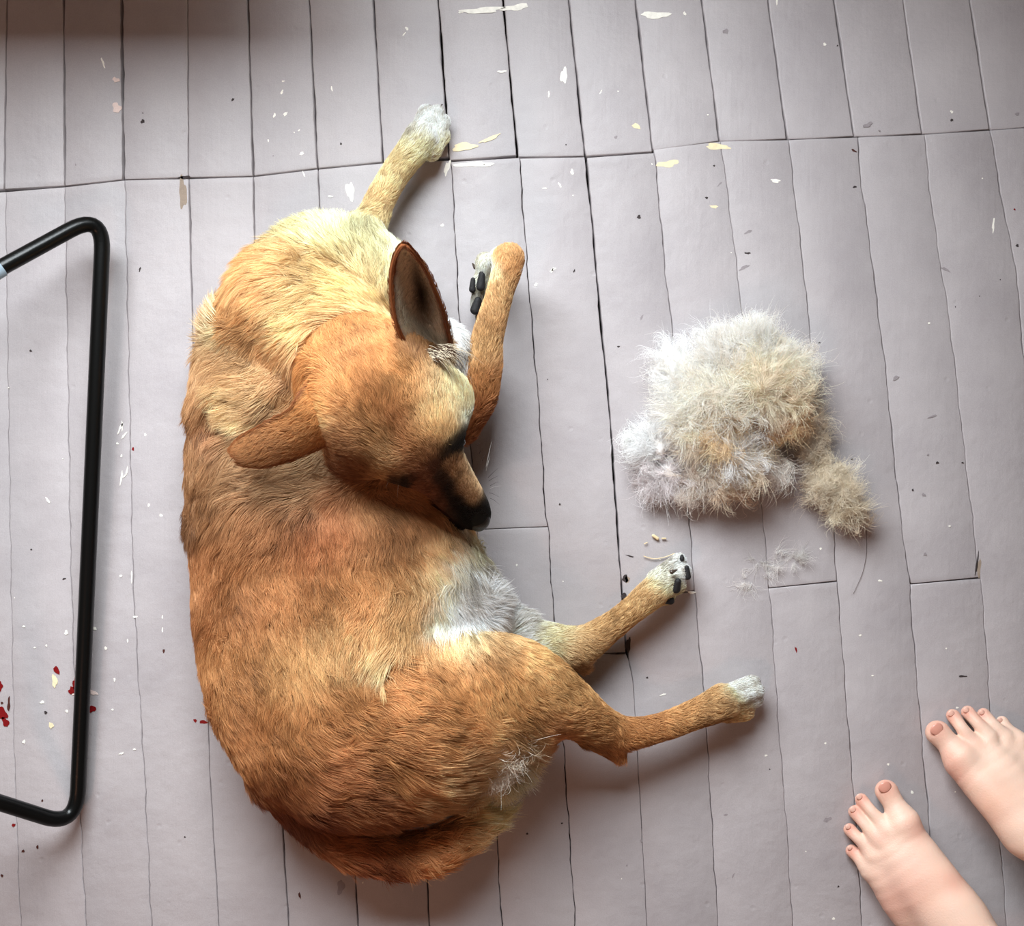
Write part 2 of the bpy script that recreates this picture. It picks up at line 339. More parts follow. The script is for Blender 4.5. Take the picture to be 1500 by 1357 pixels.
for _ in range(60):       # specks scattered over the boards
    x, y = rr.uniform(0, 1500), rr.uniform(60, 1357)
    s = rr.uniform(1.6, 3.2); chip(x, y, s, s * rr.uniform(.6, 1.3), rr.uniform(0, 90), rr.choice('wwdg'))

# ------------------------------------------------------------------ back wall with the window the daylight comes through (above the frame)
M_wall = simple('wall_plaster', (120, 112, 104), .9, .2, .2, 80)
M_wood = simple('window_paint', (215, 212, 205), .5, .4)
def box(name, lo, hi, mat, parent=None):
    V = [(x, y, z) for z in (lo[2], hi[2]) for x, y in ((lo[0], lo[1]), (hi[0], lo[1]), (hi[0], hi[1]), (lo[0], hi[1]))]
    return V, [(3, 2, 1, 0), (4, 5, 6, 7), (0, 1, 5, 4), (1, 2, 6, 5), (2, 3, 7, 6), (3, 0, 4, 7)]
def boxes(name, lst, mat, parent=None):
    V, F = [], []
    for lo, hi in lst:
        v, f = box('', lo, hi, mat); n = len(V); V += v; F += [tuple(i + n for i in q) for q in f]
    return py_mesh(name, V, F, mat, parent)
WY = .77
wl, wr_, wb, wt = -.92, .18, .50, 1.38
tag(boxes('wall_back', [((-1.3, WY, 0), (1.3, WY + .1, wb)), ((-1.3, WY, wt), (1.3, WY + .1, 2.5)), ((-1.3, WY, wb), (wl, WY + .1, wt)), ((wr_, WY, wb), (1.3, WY + .1, wt))], M_wall), kind='structure')
tag(boxes('window_1', [((wl, WY - .01, wb - .03), (wr_, WY + .10, wb)), ((wl, WY, wt - .04), (wr_, WY + .06, wt)), ((wl, WY, wb), (wl + .04, WY + .06, wt)), ((wr_ - .04, WY, wb), (wr_, WY + .06, wt)),
                  ((-.39, WY + .01, wb), (-.37, WY + .05, wt))], M_wood), kind='structure')

tag(boxes('shade_ledge_1', [((-1.3, .585, .38), (-.17, WY, .42)), ((-1.3, .68, 0), (-.17, WY, .38))], M_wood), kind='structure')  # unseen ledge, added to shade the floor's top-left corner
# ------------------------------------------------------------------ implicit surfaces
class Field:
    def __init__(s): s.pr = []; s.cid = 0            # (a, b, ra, rb, zs, k, group)
    def cap(s, p, q, k=.02, group='body', zs=1.0, cid=None):
        a = np.array(P(p[0], p[1], p[2] / 100)); b = np.array(P(q[0], q[1], q[2] / 100))
        ra = p[3] * K * (H - p[2] / 100) / H; rb = q[3] * K * (H - q[2] / 100) / H
        s.cid += cid is None
        s.pr.append((a, b, ra, rb, zs, k, group, s.cid if cid is None else cid))
    def chain(s, pts, k=.02, group='body', zs=1.0, sub=3):
        pts = np.array(pts, float)
        if len(pts) > 2 and sub > 1:      # Catmull-Rom
            out = []
            for i in range(len(pts) - 1):
                p0 = pts[max(i - 1, 0)]; p1 = pts[i]; p2 = pts[i + 1]; p3 = pts[min(i + 2, len(pts) - 1)]
                for t in np.linspace(0, 1, sub, endpoint=False):
                    out.append(.5 * ((2 * p1) + (-p0 + p2) * t + (2 * p0 - 5 * p1 + 4 * p2 - p3) * t * t + (-p0 + 3 * p1 - 3 * p2 + p3) * t ** 3))
            out.append(pts[-1]); pts = np.array(out)
        s.cid += 1
        for i in range(len(pts) - 1): s.cap(pts[i], pts[i + 1], k, group, zs, s.cid)
        s.cid += 1
    def ball(s, x, y, z, r, k=.02, group='body', zs=1.0): s.cap((x, y, z, r), (x, y, z, r), k, group, zs)
    @staticmethod
    def dist(X, Y, Z, pr):
        a, b, ra, rb, zs, k, g = pr[:7]
        ba = (b - a) * np.array([1, 1, zs]); L2 = max(float(ba @ ba), 1e-12)
        px, py, pz = X - a[0], Y - a[1], (Z - a[2]) * zs
        t = np.clip((px * ba[0] + py * ba[1] + pz * ba[2]) / L2, 0, 1)
        d = np.sqrt((px - t * ba[0]) ** 2 + (py - t * ba[1]) ** 2 + (pz - t * ba[2]) ** 2) - (ra + (rb - ra) * t)
        return d if zs == 1 else d / (1 + (zs - 1) * .35)
    def mesh(s, h, zfloor=.001, dents=()):
        lo = np.min([np.minimum(p[0] - p[2], p[1] - p[3]) for p in s.pr], 0) - .02
        hi = np.max([np.maximum(p[0] + p[2], p[1] + p[3]) for p in s.pr], 0) + .02
        lo[2] = max(lo[2], zfloor - 3 * h)
        n = np.ceil((hi - lo) / h).astype(int) + 1
        D = np.full(n, .05, dtype=np.float32)
        ax = [lo[i] + h * np.arange(n[i]) for i in range(3)]
        import itertools
        for _, grp in itertools.groupby(s.pr, key=lambda q: q[7]):
            grp = list(grp); k = grp[0][5]
            m = max(max(q[2], q[3]) for q in grp) + k + 3 * h + .01
            A = np.min([np.minimum(q[0], q[1]) for q in grp], 0); B = np.max([np.maximum(q[0], q[1]) for q in grp], 0)
            i0 = np.maximum(((A - m - lo) / h).astype(int), 0); i1 = np.minimum(((B + m - lo) / h).astype(int) + 2, n)
            sl = tuple(slice(i0[i], i1[i]) for i in range(3))
            C = np.full(tuple(i1 - i0), .05, dtype=np.float32)
            for pr in grp:
                a, b = pr[0], pr[1]; mm = max(pr[2], pr[3]) + k + 3 * h + .01
                j0 = np.maximum(((np.minimum(a, b) - mm - lo) / h).astype(int), i0); j1 = np.minimum(((np.maximum(a, b) + mm - lo) / h).astype(int) + 2, i1)
                sg = tuple(slice(j0[i], j1[i]) for i in range(3)); sc_ = tuple(slice(j0[i] - i0[i], j1[i] - i0[i]) for i in range(3))
                X, Y, Z = np.meshgrid(*[ax[i][sg[i]].astype(np.float32) for i in range(3)], indexing='ij', sparse=True)
                C[sc_] = np.minimum(C[sc_], s.dist(X, Y, Z, pr).astype(np.float32))
            c = D[sl]; hh = np.maximum(k - np.abs(c - C), 0) / k
            D[sl] = np.minimum(c, C) - hh * hh * k * .25
        for (x, y, z, r, dep) in dents:       # carved hollows
            cpt = np.array(P(x, y, z / 100)); rw = r * K
            i0 = np.maximum(((cpt - 3 * rw - lo) / h).astype(int), 0); i1 = np.minimum(((cpt + 3 * rw - lo) / h).astype(int) + 2, n)
            sl = tuple(slice(i0[i], i1[i]) for i in range(3))
            X, Y, Z = np.meshgrid(*[ax[i][sl[i]].astype(np.float32) for i in range(3)], indexing='ij', sparse=True)
            D[sl] += dep * np.exp(-((X - cpt[0]) ** 2 + (Y - cpt[1]) ** 2 + (Z - cpt[2]) ** 2) / (2 * rw * rw)).astype(np.float32)
        fl = (zfloor - ax[2])[None, None, :].astype(np.float32)
        kf = .006; hh = np.maximum(kf - np.abs(D - fl), 0) / kf
        D = np.maximum(D, fl) + hh * hh * kf * .25
        return nets(D, lo, h)
    def groups(s, pts, names):
        best = np.full(len(pts), 9.); out = np.zeros(len(pts), int)
        for pr in s.pr:
            d = s.dist(pts[:, 0], pts[:, 1], pts[:, 2], pr); m = d < best
            best[m] = d[m]; out[m] = names.index(pr[6])
        return out

def nets(D, lo, h):
    ins = D < 0
    nx, ny, nz = D.shape
    c = [(i, j, k) for i in (0, 1) for j in (0, 1) for k in (0, 1)]
    S = np.zeros((nx - 1, ny - 1, nz - 1), np.int8)
    for i, j, k in c: S += ins[i:nx - 1 + i, j:ny - 1 + j, k:nz - 1 + k]
    act = (S > 0) & (S < 8)
    I = np.argwhere(act); idx = np.full(act.shape, -1, np.int32); idx[act] = np.arange(len(I))
    acc = np.zeros((len(I), 3)); cnt = np.zeros(len(I))
    for e in range(3):
        o1, o2 = [a for a in range(3) if a != e]
        for u in (0, 1):
            for v in (0, 1):
                s0 = [0, 0, 0]; s0[o1] = u; s0[o2] = v; s1 = list(s0); s1[e] = 1
                d0 = D[I[:, 0] + s0[0], I[:, 1] + s0[1], I[:, 2] + s0[2]]; d1 = D[I[:, 0] + s1[0], I[:, 1] + s1[1], I[:, 2] + s1[2]]
                m = (d0 < 0) != (d1 < 0); t = d0[m] / (d0[m] - d1[m])
                p = np.tile(np.array(s0, float), (m.sum(), 1)); p[:, e] = t
                acc[m] += p; cnt[m] += 1
    V = lo + h * (I + acc / cnt[:, None])
    Fs = []
    for e in range(3):
        sl0 = [slice(None)] * 3; sl1 = [slice(None)] * 3; sl0[e] = slice(0, -1); sl1[e] = slice(1, None)
        a = ins[tuple(sl0)]; b = ins[tuple(sl1)]; ch = a != b
        E = np.argwhere(ch); o1, o2 = (e + 1) % 3, (e + 2) % 3
        ok = (E[:, o1] > 0) & (E[:, o2] > 0) & (E[:, o1] < D.shape[o1] - 1) & (E[:, o2] < D.shape[o2] - 1); E = E[ok]
        fl = a[E[:, 0], E[:, 1], E[:, 2]]
        q = []
        for du, dv in ((0, 0), (1, 0), (1, 1), (0, 1)):
            G = E.copy(); G[:, o1] -= du; G[:, o2] -= dv; q.append(idx[G[:, 0], G[:, 1], G[:, 2]])
        q = np.stack(q, 1); q[~fl] = q[~fl][:, ::-1]
        # winding: with 'inside below' along +e the face must look along +e
        q = q[:, ::1]
        Fs.append(q)
    return V, np.concatenate(Fs)

def vnormals(V, F):
    n = np.zeros_like(V); fn = np.cross(V[F[:, 2]] - V[F[:, 0]], V[F[:, 3]] - V[F[:, 1]])
    for k in range(4): np.add.at(n, F[:, k], fn)
    return n / np.maximum(np.linalg.norm(n, axis=1, keepdims=True), 1e-12)
def laplace(V, F, it=2, lam=.5):
    for _ in range(it):
        s = np.zeros_like(V); c = np.zeros(len(V))
        for k in range(4):
            a, b = F[:, k], F[:, (k + 1) % 4]
            np.add.at(s, a, V[b]); np.add.at(c, a, 1); np.add.at(s, b, V[a]); np.add.at(c, b, 1)
        V = V + lam * (s / np.maximum(c, 1)[:, None] - V)
    return V

def pix(p):
    s = H / (K * (H - p[:, 2])); return p[:, 0] * s + 750, 678.5 - p[:, 1] * s

def idw(px, py, G, nval, default_sig=45):
    """Gaussian-weighted blend of guides (x, y, sigma, values...)"""
    W = np.full(len(px), 1e-9); A = np.zeros((len(px), nval))
    for g in G:
        d2 = (px - g[0]) ** 2 + (py - g[1]) ** 2
        wgt = np.exp(-d2 / (2 * g[2] ** 2)) + 1e-5 * np.exp(-d2 / (2 * 300.0 ** 2))
        W += wgt; A += wgt[:, None] * np.array(g[3:3 + nval], float)[None]
    return A / W[:, None]

def noise3(p, scale, seed, n=6):
    r = np.random.default_rng(seed); out = np.zeros((len(p), 3))
    for i in range(n):
        k = r.normal(size=3) * scale; out += np.sin(p @ k + r.uniform(0, 6.28))[:, None] * r.normal(size=3)
    return out / math.sqrt(n)

def sample(V, F, count, keep=None):
    T = np.concatenate([F[:, [0, 1, 2]], F[:, [0, 2, 3]]]); a, b, c = V[T[:, 0]], V[T[:, 1]], V[T[:, 2]]
    N = vnormals(V, F)
    ar = np.linalg.norm(np.cross(b - a, c - a), axis=1) * .5
    if keep is not None: ar = ar * keep(((a + b + c) / 3), N[T[:, 0]])
    ids = rng.choice(len(T), count, p=ar / ar.sum())
    u = rng.random(count); v = rng.random(count); m = u + v > 1; u[m] = 1 - u[m]; v[m] = 1 - v[m]
    t = T[ids]; p = V[t[:, 0]] * (1 - u - v)[:, None] + V[t[:, 1]] * u[:, None] + V[t[:, 2]] * v[:, None]
    nn = N[t[:, 0]] * (1 - u - v)[:, None] + N[t[:, 1]] * u[:, None] + N[t[:, 2]] * v[:, None]
    return p, nn / np.maximum(np.linalg.norm(nn, axis=1, keepdims=True), 1e-9)

def unit(v): return v / np.maximum(np.linalg.norm(v, axis=-1, keepdims=True), 1e-9)

def curves_obj(name, pts, col, rad, mat, parent):
    """pts (n,k,3), col (n,3) or (n,k,3), rad (n,k)"""
    n, k, _ = pts.shape
    cd = bpy.data.hair_curves.new(name); cd.add_curves([k] * n)
    cd.points.foreach_set('position', pts.astype(np.float32).ravel())
    a = cd.attributes.get('radius') or cd.attributes.new('radius', 'FLOAT', 'POINT'); a.data.foreach_set('value', rad.astype(np.float32).ravel())
    if col.ndim == 2: col = np.repeat(col[:, None, :], k, 1)
    ca = cd.attributes.new('tint', 'FLOAT_COLOR', 'POINT')
    c4 = np.concatenate([col, np.ones((n, k, 1))], 2).astype(np.float32); ca.data.foreach_set('color', c4.ravel())
    cd.materials.append(mat); cd.update_tag()
    o = bpy.data.objects.new(name, cd); link(o, parent)
    if parent is not None: o.matrix_parent_inverse = Matrix.Translation(-parent.location)
    return o

def hair_mat(name, rough=.55, spec=.35, trans=.25):
    m, nt, b = new_mat(name); N = nt.nodes; L = nt.links
    a = N.new('ShaderNodeAttribute'); a.attribute_name = 'tint'
    L.new(a.outputs['Color'], b.inputs['Base Color']); b.inputs['Roughness'].default_value = rough; b.inputs['Specular IOR Level'].default_value = spec
    t = N.new('ShaderNodeBsdfTranslucent'); L.new(a.outputs['Color'], t.inputs['Color'])
    mx = N.new('ShaderNodeMixShader'); mx.inputs[0].default_value = trans
    L.new(b.outputs[0], mx.inputs[1]); L.new(t.outputs[0], mx.inputs[2]); L.new(mx.outputs[0], N['Material Output'].inputs['Surface'])
    return m
M_fur = hair_mat('dog_fur')

def grow(p, n, flow, length, lift, clump_n, clump, wave=.25, seg=5, seed=1, splay=.15, zmin=.0012):
    """p roots, n normals, flow (n,3) unit world directions, length (n,) m, lift (n,) 0..1, clump (n,) 0..1"""
    N = len(p)
    def strands(p, n, flow, length, lift, jit, seed):
        ft = unit(flow - (flow * n).sum(1, keepdims=True) * n + 1e-6)
        w1 = noise3(p, 35, seed) * wave; w2 = noise3(p, 110, seed + 1) * wave * .6
        ft = unit(ft + w1 + w2 + rng.normal(size=p.shape) * jit)
        ft = unit(ft - (ft * n).sum(1, keepdims=True) * n * .9)
        side = np.cross(n, ft); out = np.zeros((len(p), seg + 1, 3)); cur = p - n * .0002; out[:, 0] = cur
        cu = noise3(p, 60, seed + 2)[:, :1] * .5
        for i in range(1, seg + 1):
            t = (i - .5) / seg
            d = unit(ft + n * (lift * (1.15 - t * 1.1))[:, None] + side * cu * t * wave * 2)
            cur = cur + d * (length / seg)[:, None]; out[:, i] = cur
        return out
    own = strands(p, n, flow, length, lift, splay, seed)
    if clump_n > 0:
        ci = rng.choice(N, min(clump_n, N), replace=False)
        kd = kdtree.KDTree(len(ci))
        for j, i in enumerate(ci): kd.insert(p[i], j)
        kd.balance()
        near = np.fromiter((kd.find(q)[1] for q in p.tolist()), dtype=int, count=N)
        lead = strands(p[ci], n[ci], flow[ci], length[ci], lift[ci], splay * 1.6, seed)
        off = p - p[ci[near]]
        T = (np.arange(seg + 1) / seg)[None, :, None]
        tgt = lead[near] + off[:, None, :] * (1 - .82 * T)
        wgt = clump[:, None, None] * np.clip(T * 1.6, 0, 1) ** 1.2
        own = own * (1 - wgt) + tgt * wgt
        cid = near
    else: cid = np.zeros(N, int)
    Tn = np.clip(np.arange(seg + 1) / seg * 2.5, 0, 1)[None, :, None]
    own = own + n[:, None, :] * Tn * (.0008 + .05 * length[:, None, None])
    own[:, :, 2] = np.maximum(own[:, :, 2], zmin + .0005 * rng.random((N, 1)))
    return own, cid

# ------------------------------------------------------------------ the dog
dog = empty('dog', P(480, 800))
tag(dog, 'golden tan dog with one raised ear lying curled on the painted boards', 'dog')
D = Field()
# trunk lying on its side, back to the left
D.chain([(478, 420, 7, 86), (452, 520, 7.5, 128), (448, 620, 7.5, 163), (468, 730, 7.6, 185), (482, 830, 7.8, 196), (490, 915, 8, 198), (512, 1000, 8, 194), (552, 1050, 8.8, 150), (592, 1085, 8.8, 98)], .03, 'body', 1.7, 3)
D.chain([(470, 395, 7, 66), (520, 395, 7, 62), (560, 420, 8, 60)], .03, 'body', 1.3)
D.chain([(410, 420, 7, 44), (376, 478, 7, 48)], .03, 'body')
D.chain([(340, 500, 8, 34), (328, 590, 8.2, 34)], .02, 'body')
# neck rising to the head
D.chain([(430, 455, 9, 84), (475, 490, 11, 84), (530, 540, 14, 78)], .025, 'neck')
D.chain([(365, 575, 10.5, 40), (420, 590, 12, 45)], .02, 'neck')
D.chain([(340, 680, 9, 42), (430, 688, 9.6, 46), (500, 685, 9, 38)], .02, 'neck')
D.chain([(640, 520, 8, 48), (660, 560, 7, 34)], .02, 'chest')
# belly and flank
D.chain([(560, 760, 7, 105), (592, 840, 7, 106), (655, 890, 6.8, 72)], .03, 'body', 1.3)
# haunch, upper hind leg
D.chain([(610, 1015, 10, 108), (690, 1000, 10, 80), (762, 1002, 9.5, 60), (815, 1026, 8.5, 45), (862, 1055, 6.8, 32), (905, 1074, 5.2, 24), (960, 1068, 4.4, 19), (1020, 1046, 3.8, 20), (1056, 1030, 3.6, 25)], .02, 'hind', 1.1, 4)
D.cap((862, 1074, 6, 17), (907, 1106, 4.5, 10), .010, 'hind')
D.cap((640, 1060, 9, 90), (760, 1045, 8, 52), .03, 'hind')
D.cap((720, 1110, 5, 40), (775, 1075, 5, 35), .02, 'hind')
# lower hind leg on the floor
D.chain([(690, 900, 5, 40), (740, 922, 4, 28), (800, 938, 3.6, 25), (848, 946, 3.4, 26), (890, 922, 3.2, 20), (925, 895, 3.2, 18), (955, 870, 3.2, 21)], .015, 'hindlow', 1.1, 4)
D.cap((840, 955, 3, 24), (854, 974, 2.4, 12), .012, 'hindlow')
# tail
D.chain([(462, 1165, 6, 44), (486, 1205, 5.4, 36), (525, 1236, 5.2, 30), (585, 1251, 5.2, 26), (640, 1243, 5, 24), (685, 1216, 4.4, 18), (717, 1196, 3.6, 9)], .008, 'tail', 1.0, 4)
D.chain([(490, 1118, 7.5, 72), (570, 1125, 8, 52), (625, 1138, 7.5, 38), (664, 1150, 6.5, 26)], .02, 'rump')
D.chain([(415, 1130, 6, 45), (450, 1185, 4, 28), (470, 1215, 2.5, 14)], .02, 'rump')
# foreleg stretched to the top
D.chain([(505, 375, 7, 44), (540, 330, 5, 25), (558, 290, 4.4, 20), (580, 253, 4.2, 20), (603, 222, 4, 22), (616, 203, 3.8, 23)], .015, 'fore', 1.1, 4)
# foreleg folded at the wrist
D.chain([(672, 620, 7, 30), (700, 585, 8, 24), (708, 540, 8.5, 25), (714, 495, 8.8, 21), (729, 440, 9, 18), (741, 400, 9, 20), (745, 380, 8.6, 22)], .012, 'forelow', 1.0, 4)
D.chain([(736, 378, 7.0, 17), (722, 388, 4.5, 14), (714, 410, 3, 13), (711, 432, 2.4, 12)], .006, 'paw')
# head
D.ball(562, 588, 18.5, 92, .03, 'head', 1.2)
D.cap((530, 560, 18, 84), (604, 636, 18, 70), .03, 'head', 1.2)
D.ball(648, 588, 16.0, 40, .025, 'head'); D.ball(532, 655, 15.5, 42, .025, 'head')
D.chain([(605, 640, 18, 58), (641, 684, 16.6, 42), (669, 719, 14.4, 33), (689, 744, 12.2, 26), (697, 755, 11, 21)], .016, 'head', 1.0, 3)
D.chain([(640, 686, 13, 40), (672, 722, 11.4, 29), (688, 742, 10.4, 20)], .014, 'head')
D.ball(652, 632, 18.6, 19, .012, 'head'); D.ball(583, 672, 18.4, 19, .012, 'head')      # brows
D.ball(630, 520, 16, 26, .02, 'head'); D.ball(478, 592, 17, 24, .02, 'head')            # ear roots
# toes
def toes(lst, g, k=.0018):
    for a, b in lst: D.cap(a, b, k, g)
toes([((618, 205, 3.2, 13), (640, 166, 2.0, 11)), ((612, 200, 3.0, 13), (624, 165, 1.8, 11)), ((628, 210, 3.2, 13), (649, 180, 1.8, 11)), ((630, 218, 3.0, 14), (648, 200, 1.7, 11))], 'paw')
D.ball(630, 220, 2.6, 15, .006, 'paw')
toes([((1062, 1018, 3.4, 13), (1102, 1000, 2.4, 10)), ((1066, 1026, 3.6, 14), (1108, 1012, 2.6, 11)), ((1066, 1034, 3.0, 14), (1106, 1025, 2.0, 11)), ((1064, 1042, 2.4, 16), (1090, 1042, 1.7, 14))], 'paw')
toes([((960, 850, 3.0, 13), (994, 822, 2.0, 11)), ((966, 858, 3.4, 13), (1000, 838, 2.6, 12)), ((964, 866, 3.2, 15), (990, 857, 2.4, 14)), ((954, 874, 2.6, 15), (974, 872, 1.8, 14))], 'paw')
toes([((712, 425, 2.4, 11), (703, 452, 1.6, 9)), ((705, 420, 2.8, 11), (697, 445, 2.2, 8)), ((706, 405, 3.2, 11), (698, 424, 2.8, 8)), ((716, 432, 1.8, 10), (704, 462, 1.3, 8))], 'paw')
D.ball(712, 385, 3.8, 15, .006, 'paw')
# folds of loose skin
dents = [(330, 625, 12, 13, .016), (352, 634, 13, 11, .016), (470, 738, 15, 16, .008), (525, 735, 15, 18, .010), (410, 745, 14, 14, .006), (405, 628, 14, 14, .014), (575, 730, 14, 18, .010), (412, 590, 14, 14, .012),
         (385, 440, 11, 12, .014), (415, 412, 12, 11, .017), (455, 398, 12, 11, .014), (500, 392, 12, 10, .008), (368, 470, 12, 10, .008), (560, 1178, 7, 16, .012), (612, 1190, 5, 16, .016), (580, 1198, 5, 12, .010),
         (470, 1172, 8, 14, .008), (440, 1150, 9, 10, .007), (500, 1060, 15, 12, .004), (520, 1100, 13, 10, .005), (600, 1075, 14, 8, .004), (545, 975, 15, 9, .006), (530, 995, 15, 8, .004), (760, 1060, 9, 14, .008),
         (672, 652, 17.0, 9, .005), (598, 702, 15.6, 10, .005)]
DV, DF = D.mesh(.0028, .001, dents)
DV = laplace(DV, DF, 2)
print('dog verts', len(DV))
GN = ['body', 'neck', 'chest', 'hind', 'hindlow', 'tail', 'rump', 'fore', 'forelow', 'paw', 'head']

# coat: flow guides (x, y, sigma, dx, dy, length mm, lift, clump)
flow_body = [
 (450, 345, 40, -.9, -.25, 22, .35, .7), (520, 345, 35, .1, -.9, 16, .3, .5), (400, 380, 30, -1, -.1, 30, .45, .8), (395, 410, 25, -1, .2, 34, .4, .8), (450, 410, 30, -.9, .35, 30, .3, .8), (350, 455, 25, -.8, -.2, 30, .5, .8),
 (313, 470, 18, -.5, -1, 30, .6, .9), (350, 500, 30, -.6, .7, 30, .35, .8), (310, 560, 30, -.35, 1, 26, .3, .8), (370, 550, 30, -.6, .8, 30, .35, .8), (350, 600, 25, -.9, .35, 34, .5, .85), (300, 640, 25, .0, 1, 22, .25, .7),
 (380, 690, 35, -.9, .3, 30, .35, .8), (450, 710, 35, -.95, .15, 26, .3, .8), (310, 720, 30, -.25, 1, 26, .3, .8), (280, 755, 14, -1, .25, 28, .6, .9), (370, 770, 35, -.5, .8, 24, .3, .7), (470, 780, 40, .0, 1, 18, .2, .6),
 (300, 850, 40, .05, 1, 20, .2, .6), (400, 860, 45, .05, 1, 18, .2, .6), (520, 850, 45, .1, 1, 18, .2, .6), (620, 800, 35, .45, .9, 22, .25, .6), (660, 840, 25, .55, .8, 28, .3, .7), (700, 870, 22, .9, -.25, 36, .6, .8), (690, 835, 16, .9, .2, 34, .5, .8), (670, 900, 25, .8, .2, 28, .4, .6),
 (320, 980, 40, .2, 1, 20, .22, .6), (430, 960, 45, .3, .95, 20, .22, .65), (530, 940, 35, .0, 1, 24, .3, .7), (575, 955, 20, -.75, .65, 32, .5, .8), (600, 920, 30, -.3, .8, 24, .25, .6), (350, 1070, 35, .5, .85, 22, .3, .7),
 (440, 1060, 40, .6, .75, 24, .28, .75), (520, 1060, 40, .85, .3, 26, .28, .75), (600, 1040, 40, 1, -.25, 26, .25, .75), (680, 1010, 40, .7, .4, 22, .22, .65), (650, 940, 35, -.2, 1, 20, .2, .6), (400, 1130, 35, .7, .6, 24, .3, .75),
 (480, 1130, 40, .9, .25, 28, .3, .8), (580, 1110, 40, 1, .0, 28, .3, .8), (660, 1090, 35, 1, -.15, 28, .3, .8), (540, 1170, 30, .9, .35, 32, .4, .8), (640, 1160, 30, .7, .65, 34, .4, .8), (700, 1150, 25, .5, .85, 40, .4, .75), (735, 1110, 20, .6, .7, 36, .6, .5)]
flow_leg = [
 (740, 950, 30, .5, .8, 14, .2, .5), (780, 980, 30, .6, .75, 12, .2, .5), (830, 1030, 30, .8, .5, 11, .2, .5), (800, 1080, 25, .8, .4, 16, .3, .6), (880, 1070, 25, .8, .5, 11, .2, .5), (905, 1110, 14, .3, .9, 12, .3, .5), (950, 1075, 25, .95, -.2, 9, .15, .4), (1030, 1045, 25, .9, -.4, 8, .15, .4), (1090, 1020, 25, .9, -.2, 7, .2, .4),
 (700, 990, 40, .5, .8, 18, .22, .6), (620, 1020, 40, .9, .2, 24, .25, .7), (560, 1040, 40, 1, .1, 26, .25, .7), (640, 1090, 40, 1, -.1, 26, .3, .75), (720, 1080, 30, .8, .3, 28, .35, .7), (680, 1140, 24, .55, .8, 38, .4, .75), (620, 1160, 22, .6, .75, 36, .4, .8), (740, 1110, 24, .5, .8, 38, .6, .5), (650, 940, 35, .1, 1, 20, .2, .6)]
flow_hl = [(700, 895, 25, .8, .1, 16, .3, .5), (730, 900, 20, .8, -.6, 30, .6, .8), (800, 935, 25, 1, .1, 9, .15, .4), (850, 950, 20, .8, .5, 9, .2, .4), (900, 915, 25, .8, -.6, 7, .15, .4), (960, 865, 25, .75, -.6, 7, .2, .3)]
flow_tail = [(440, 1160, 30, .5, .8, 24, .3, .7), (480, 1210, 25, .7, .7, 26, .35, .8), (540, 1245, 25, .95, .2, 28, .3, .8), (600, 1255, 25, 1, -.05, 30, .25, .8), (660, 1235, 25, .9, -.4, 34, .3, .8), (710, 1200, 20, .85, -.5, 38, .3, .8), (700, 1180, 18, .9, -.2, 34, .3, .8), (550, 1180, 30, .9, .3, 28, .4, .8), (640, 1165, 25, .8, .5, 34, .4, .8), (690, 1150, 20, .5, .8, 40, .4, .8), (600, 1130, 30, .9, .2, 28, .3, .8), (430, 1190, 18, .2, 1, 24, .4, .8)]
flow_fore = [(530, 345, 25, .4, -.9, 14, .2, .5), (560, 290, 25, .45, -.85, 8, .15, .4), (600, 225, 25, .5, -.85, 7, .15, .3), (635, 180, 20, .5, -.8, 6, .15, .3)]
flow_fl = [(690, 600, 25, .3, -.95, 10, .2, .4), (712, 540, 20, .1, -1, 9, .2, .4), (718, 490, 20, .15, -1, 9, .2, .4), (735, 420, 20, .2, -1, 7, .15, .3), (744, 375, 15, -.1, -.6, 6, .15, .3)]
flow_neck = [(400, 440, 30, -.9, .4, 30, .3, .8), (450, 470, 35, -.9, .3, 30, .3, .8), (520, 440, 30, -.9, .2, 26, .3, .7), (570, 450, 25, -.7, -.3, 18, .25, .6), (400, 520, 30, -.7, .7, 32, .35, .8), (440, 550, 25, -.5, .85, 28, .3, .8), (500, 520, 30, -.8, -.1, 18, .25, .6),
 (370, 580, 25, -.8, .5, 34, .45, .85), (430, 620, 25, -.8, .5, 28, .3, .8), (480, 680, 30, -.9, .2, 22, .3, .7), (560, 710, 30, -.9, .1, 16, .2, .6), (650, 450, 30, .3, .6, 12, .2, .4)]
flow_head = [(690, 750, 15, -.6, -.75, 2.5, .1, .1), (670, 720, 18, -.6, -.8, 3.5, .12, .15), (640, 680, 20, -.55, -.8, 5, .14, .2), (610, 640, 28, -.5, -.85, 8, .18, .3), (570, 600, 30, -.5, -.85, 10, .2, .35), (540, 550, 30, -.55, -.8, 14, .22, .5), (650, 600, 25, -.15, -1, 9, .2, .35), (670, 560, 20, -.1, -1, 14, .25, .5),
 (640, 520, 20, .5, -.5, 18, .35, .6), (530, 640, 28, -.85, -.4, 10, .2, .4), (480, 620, 25, -.95, -.1, 14, .25, .5), (450, 580, 20, -.8, .3, 18, .3, .6), (590, 690, 22, -.9, -.2, 6, .15, .3), (500, 680, 25, -.95, .1, 14, .2, .5)]
FL = {'body': flow_body, 'rump': flow_tail, 'tail': flow_tail, 'hind': flow_leg, 'hindlow': flow_hl, 'fore': flow_fore, 'forelow': flow_fl, 'neck': flow_neck, 'head': flow_head,
      'chest': [(660, 520, 30, .3, .9, 16, .25, .4)],
      'paw': [(630, 185, 30, .5, -.8, 4.5, .15, .2), (1090, 1020, 30, .95, -.2, 4.5, .15, .2), (985, 850, 30, .8, -.6, 4.5, .15, .2), (705, 430, 30, -.3, .9, 4.5, .15, .2)]}
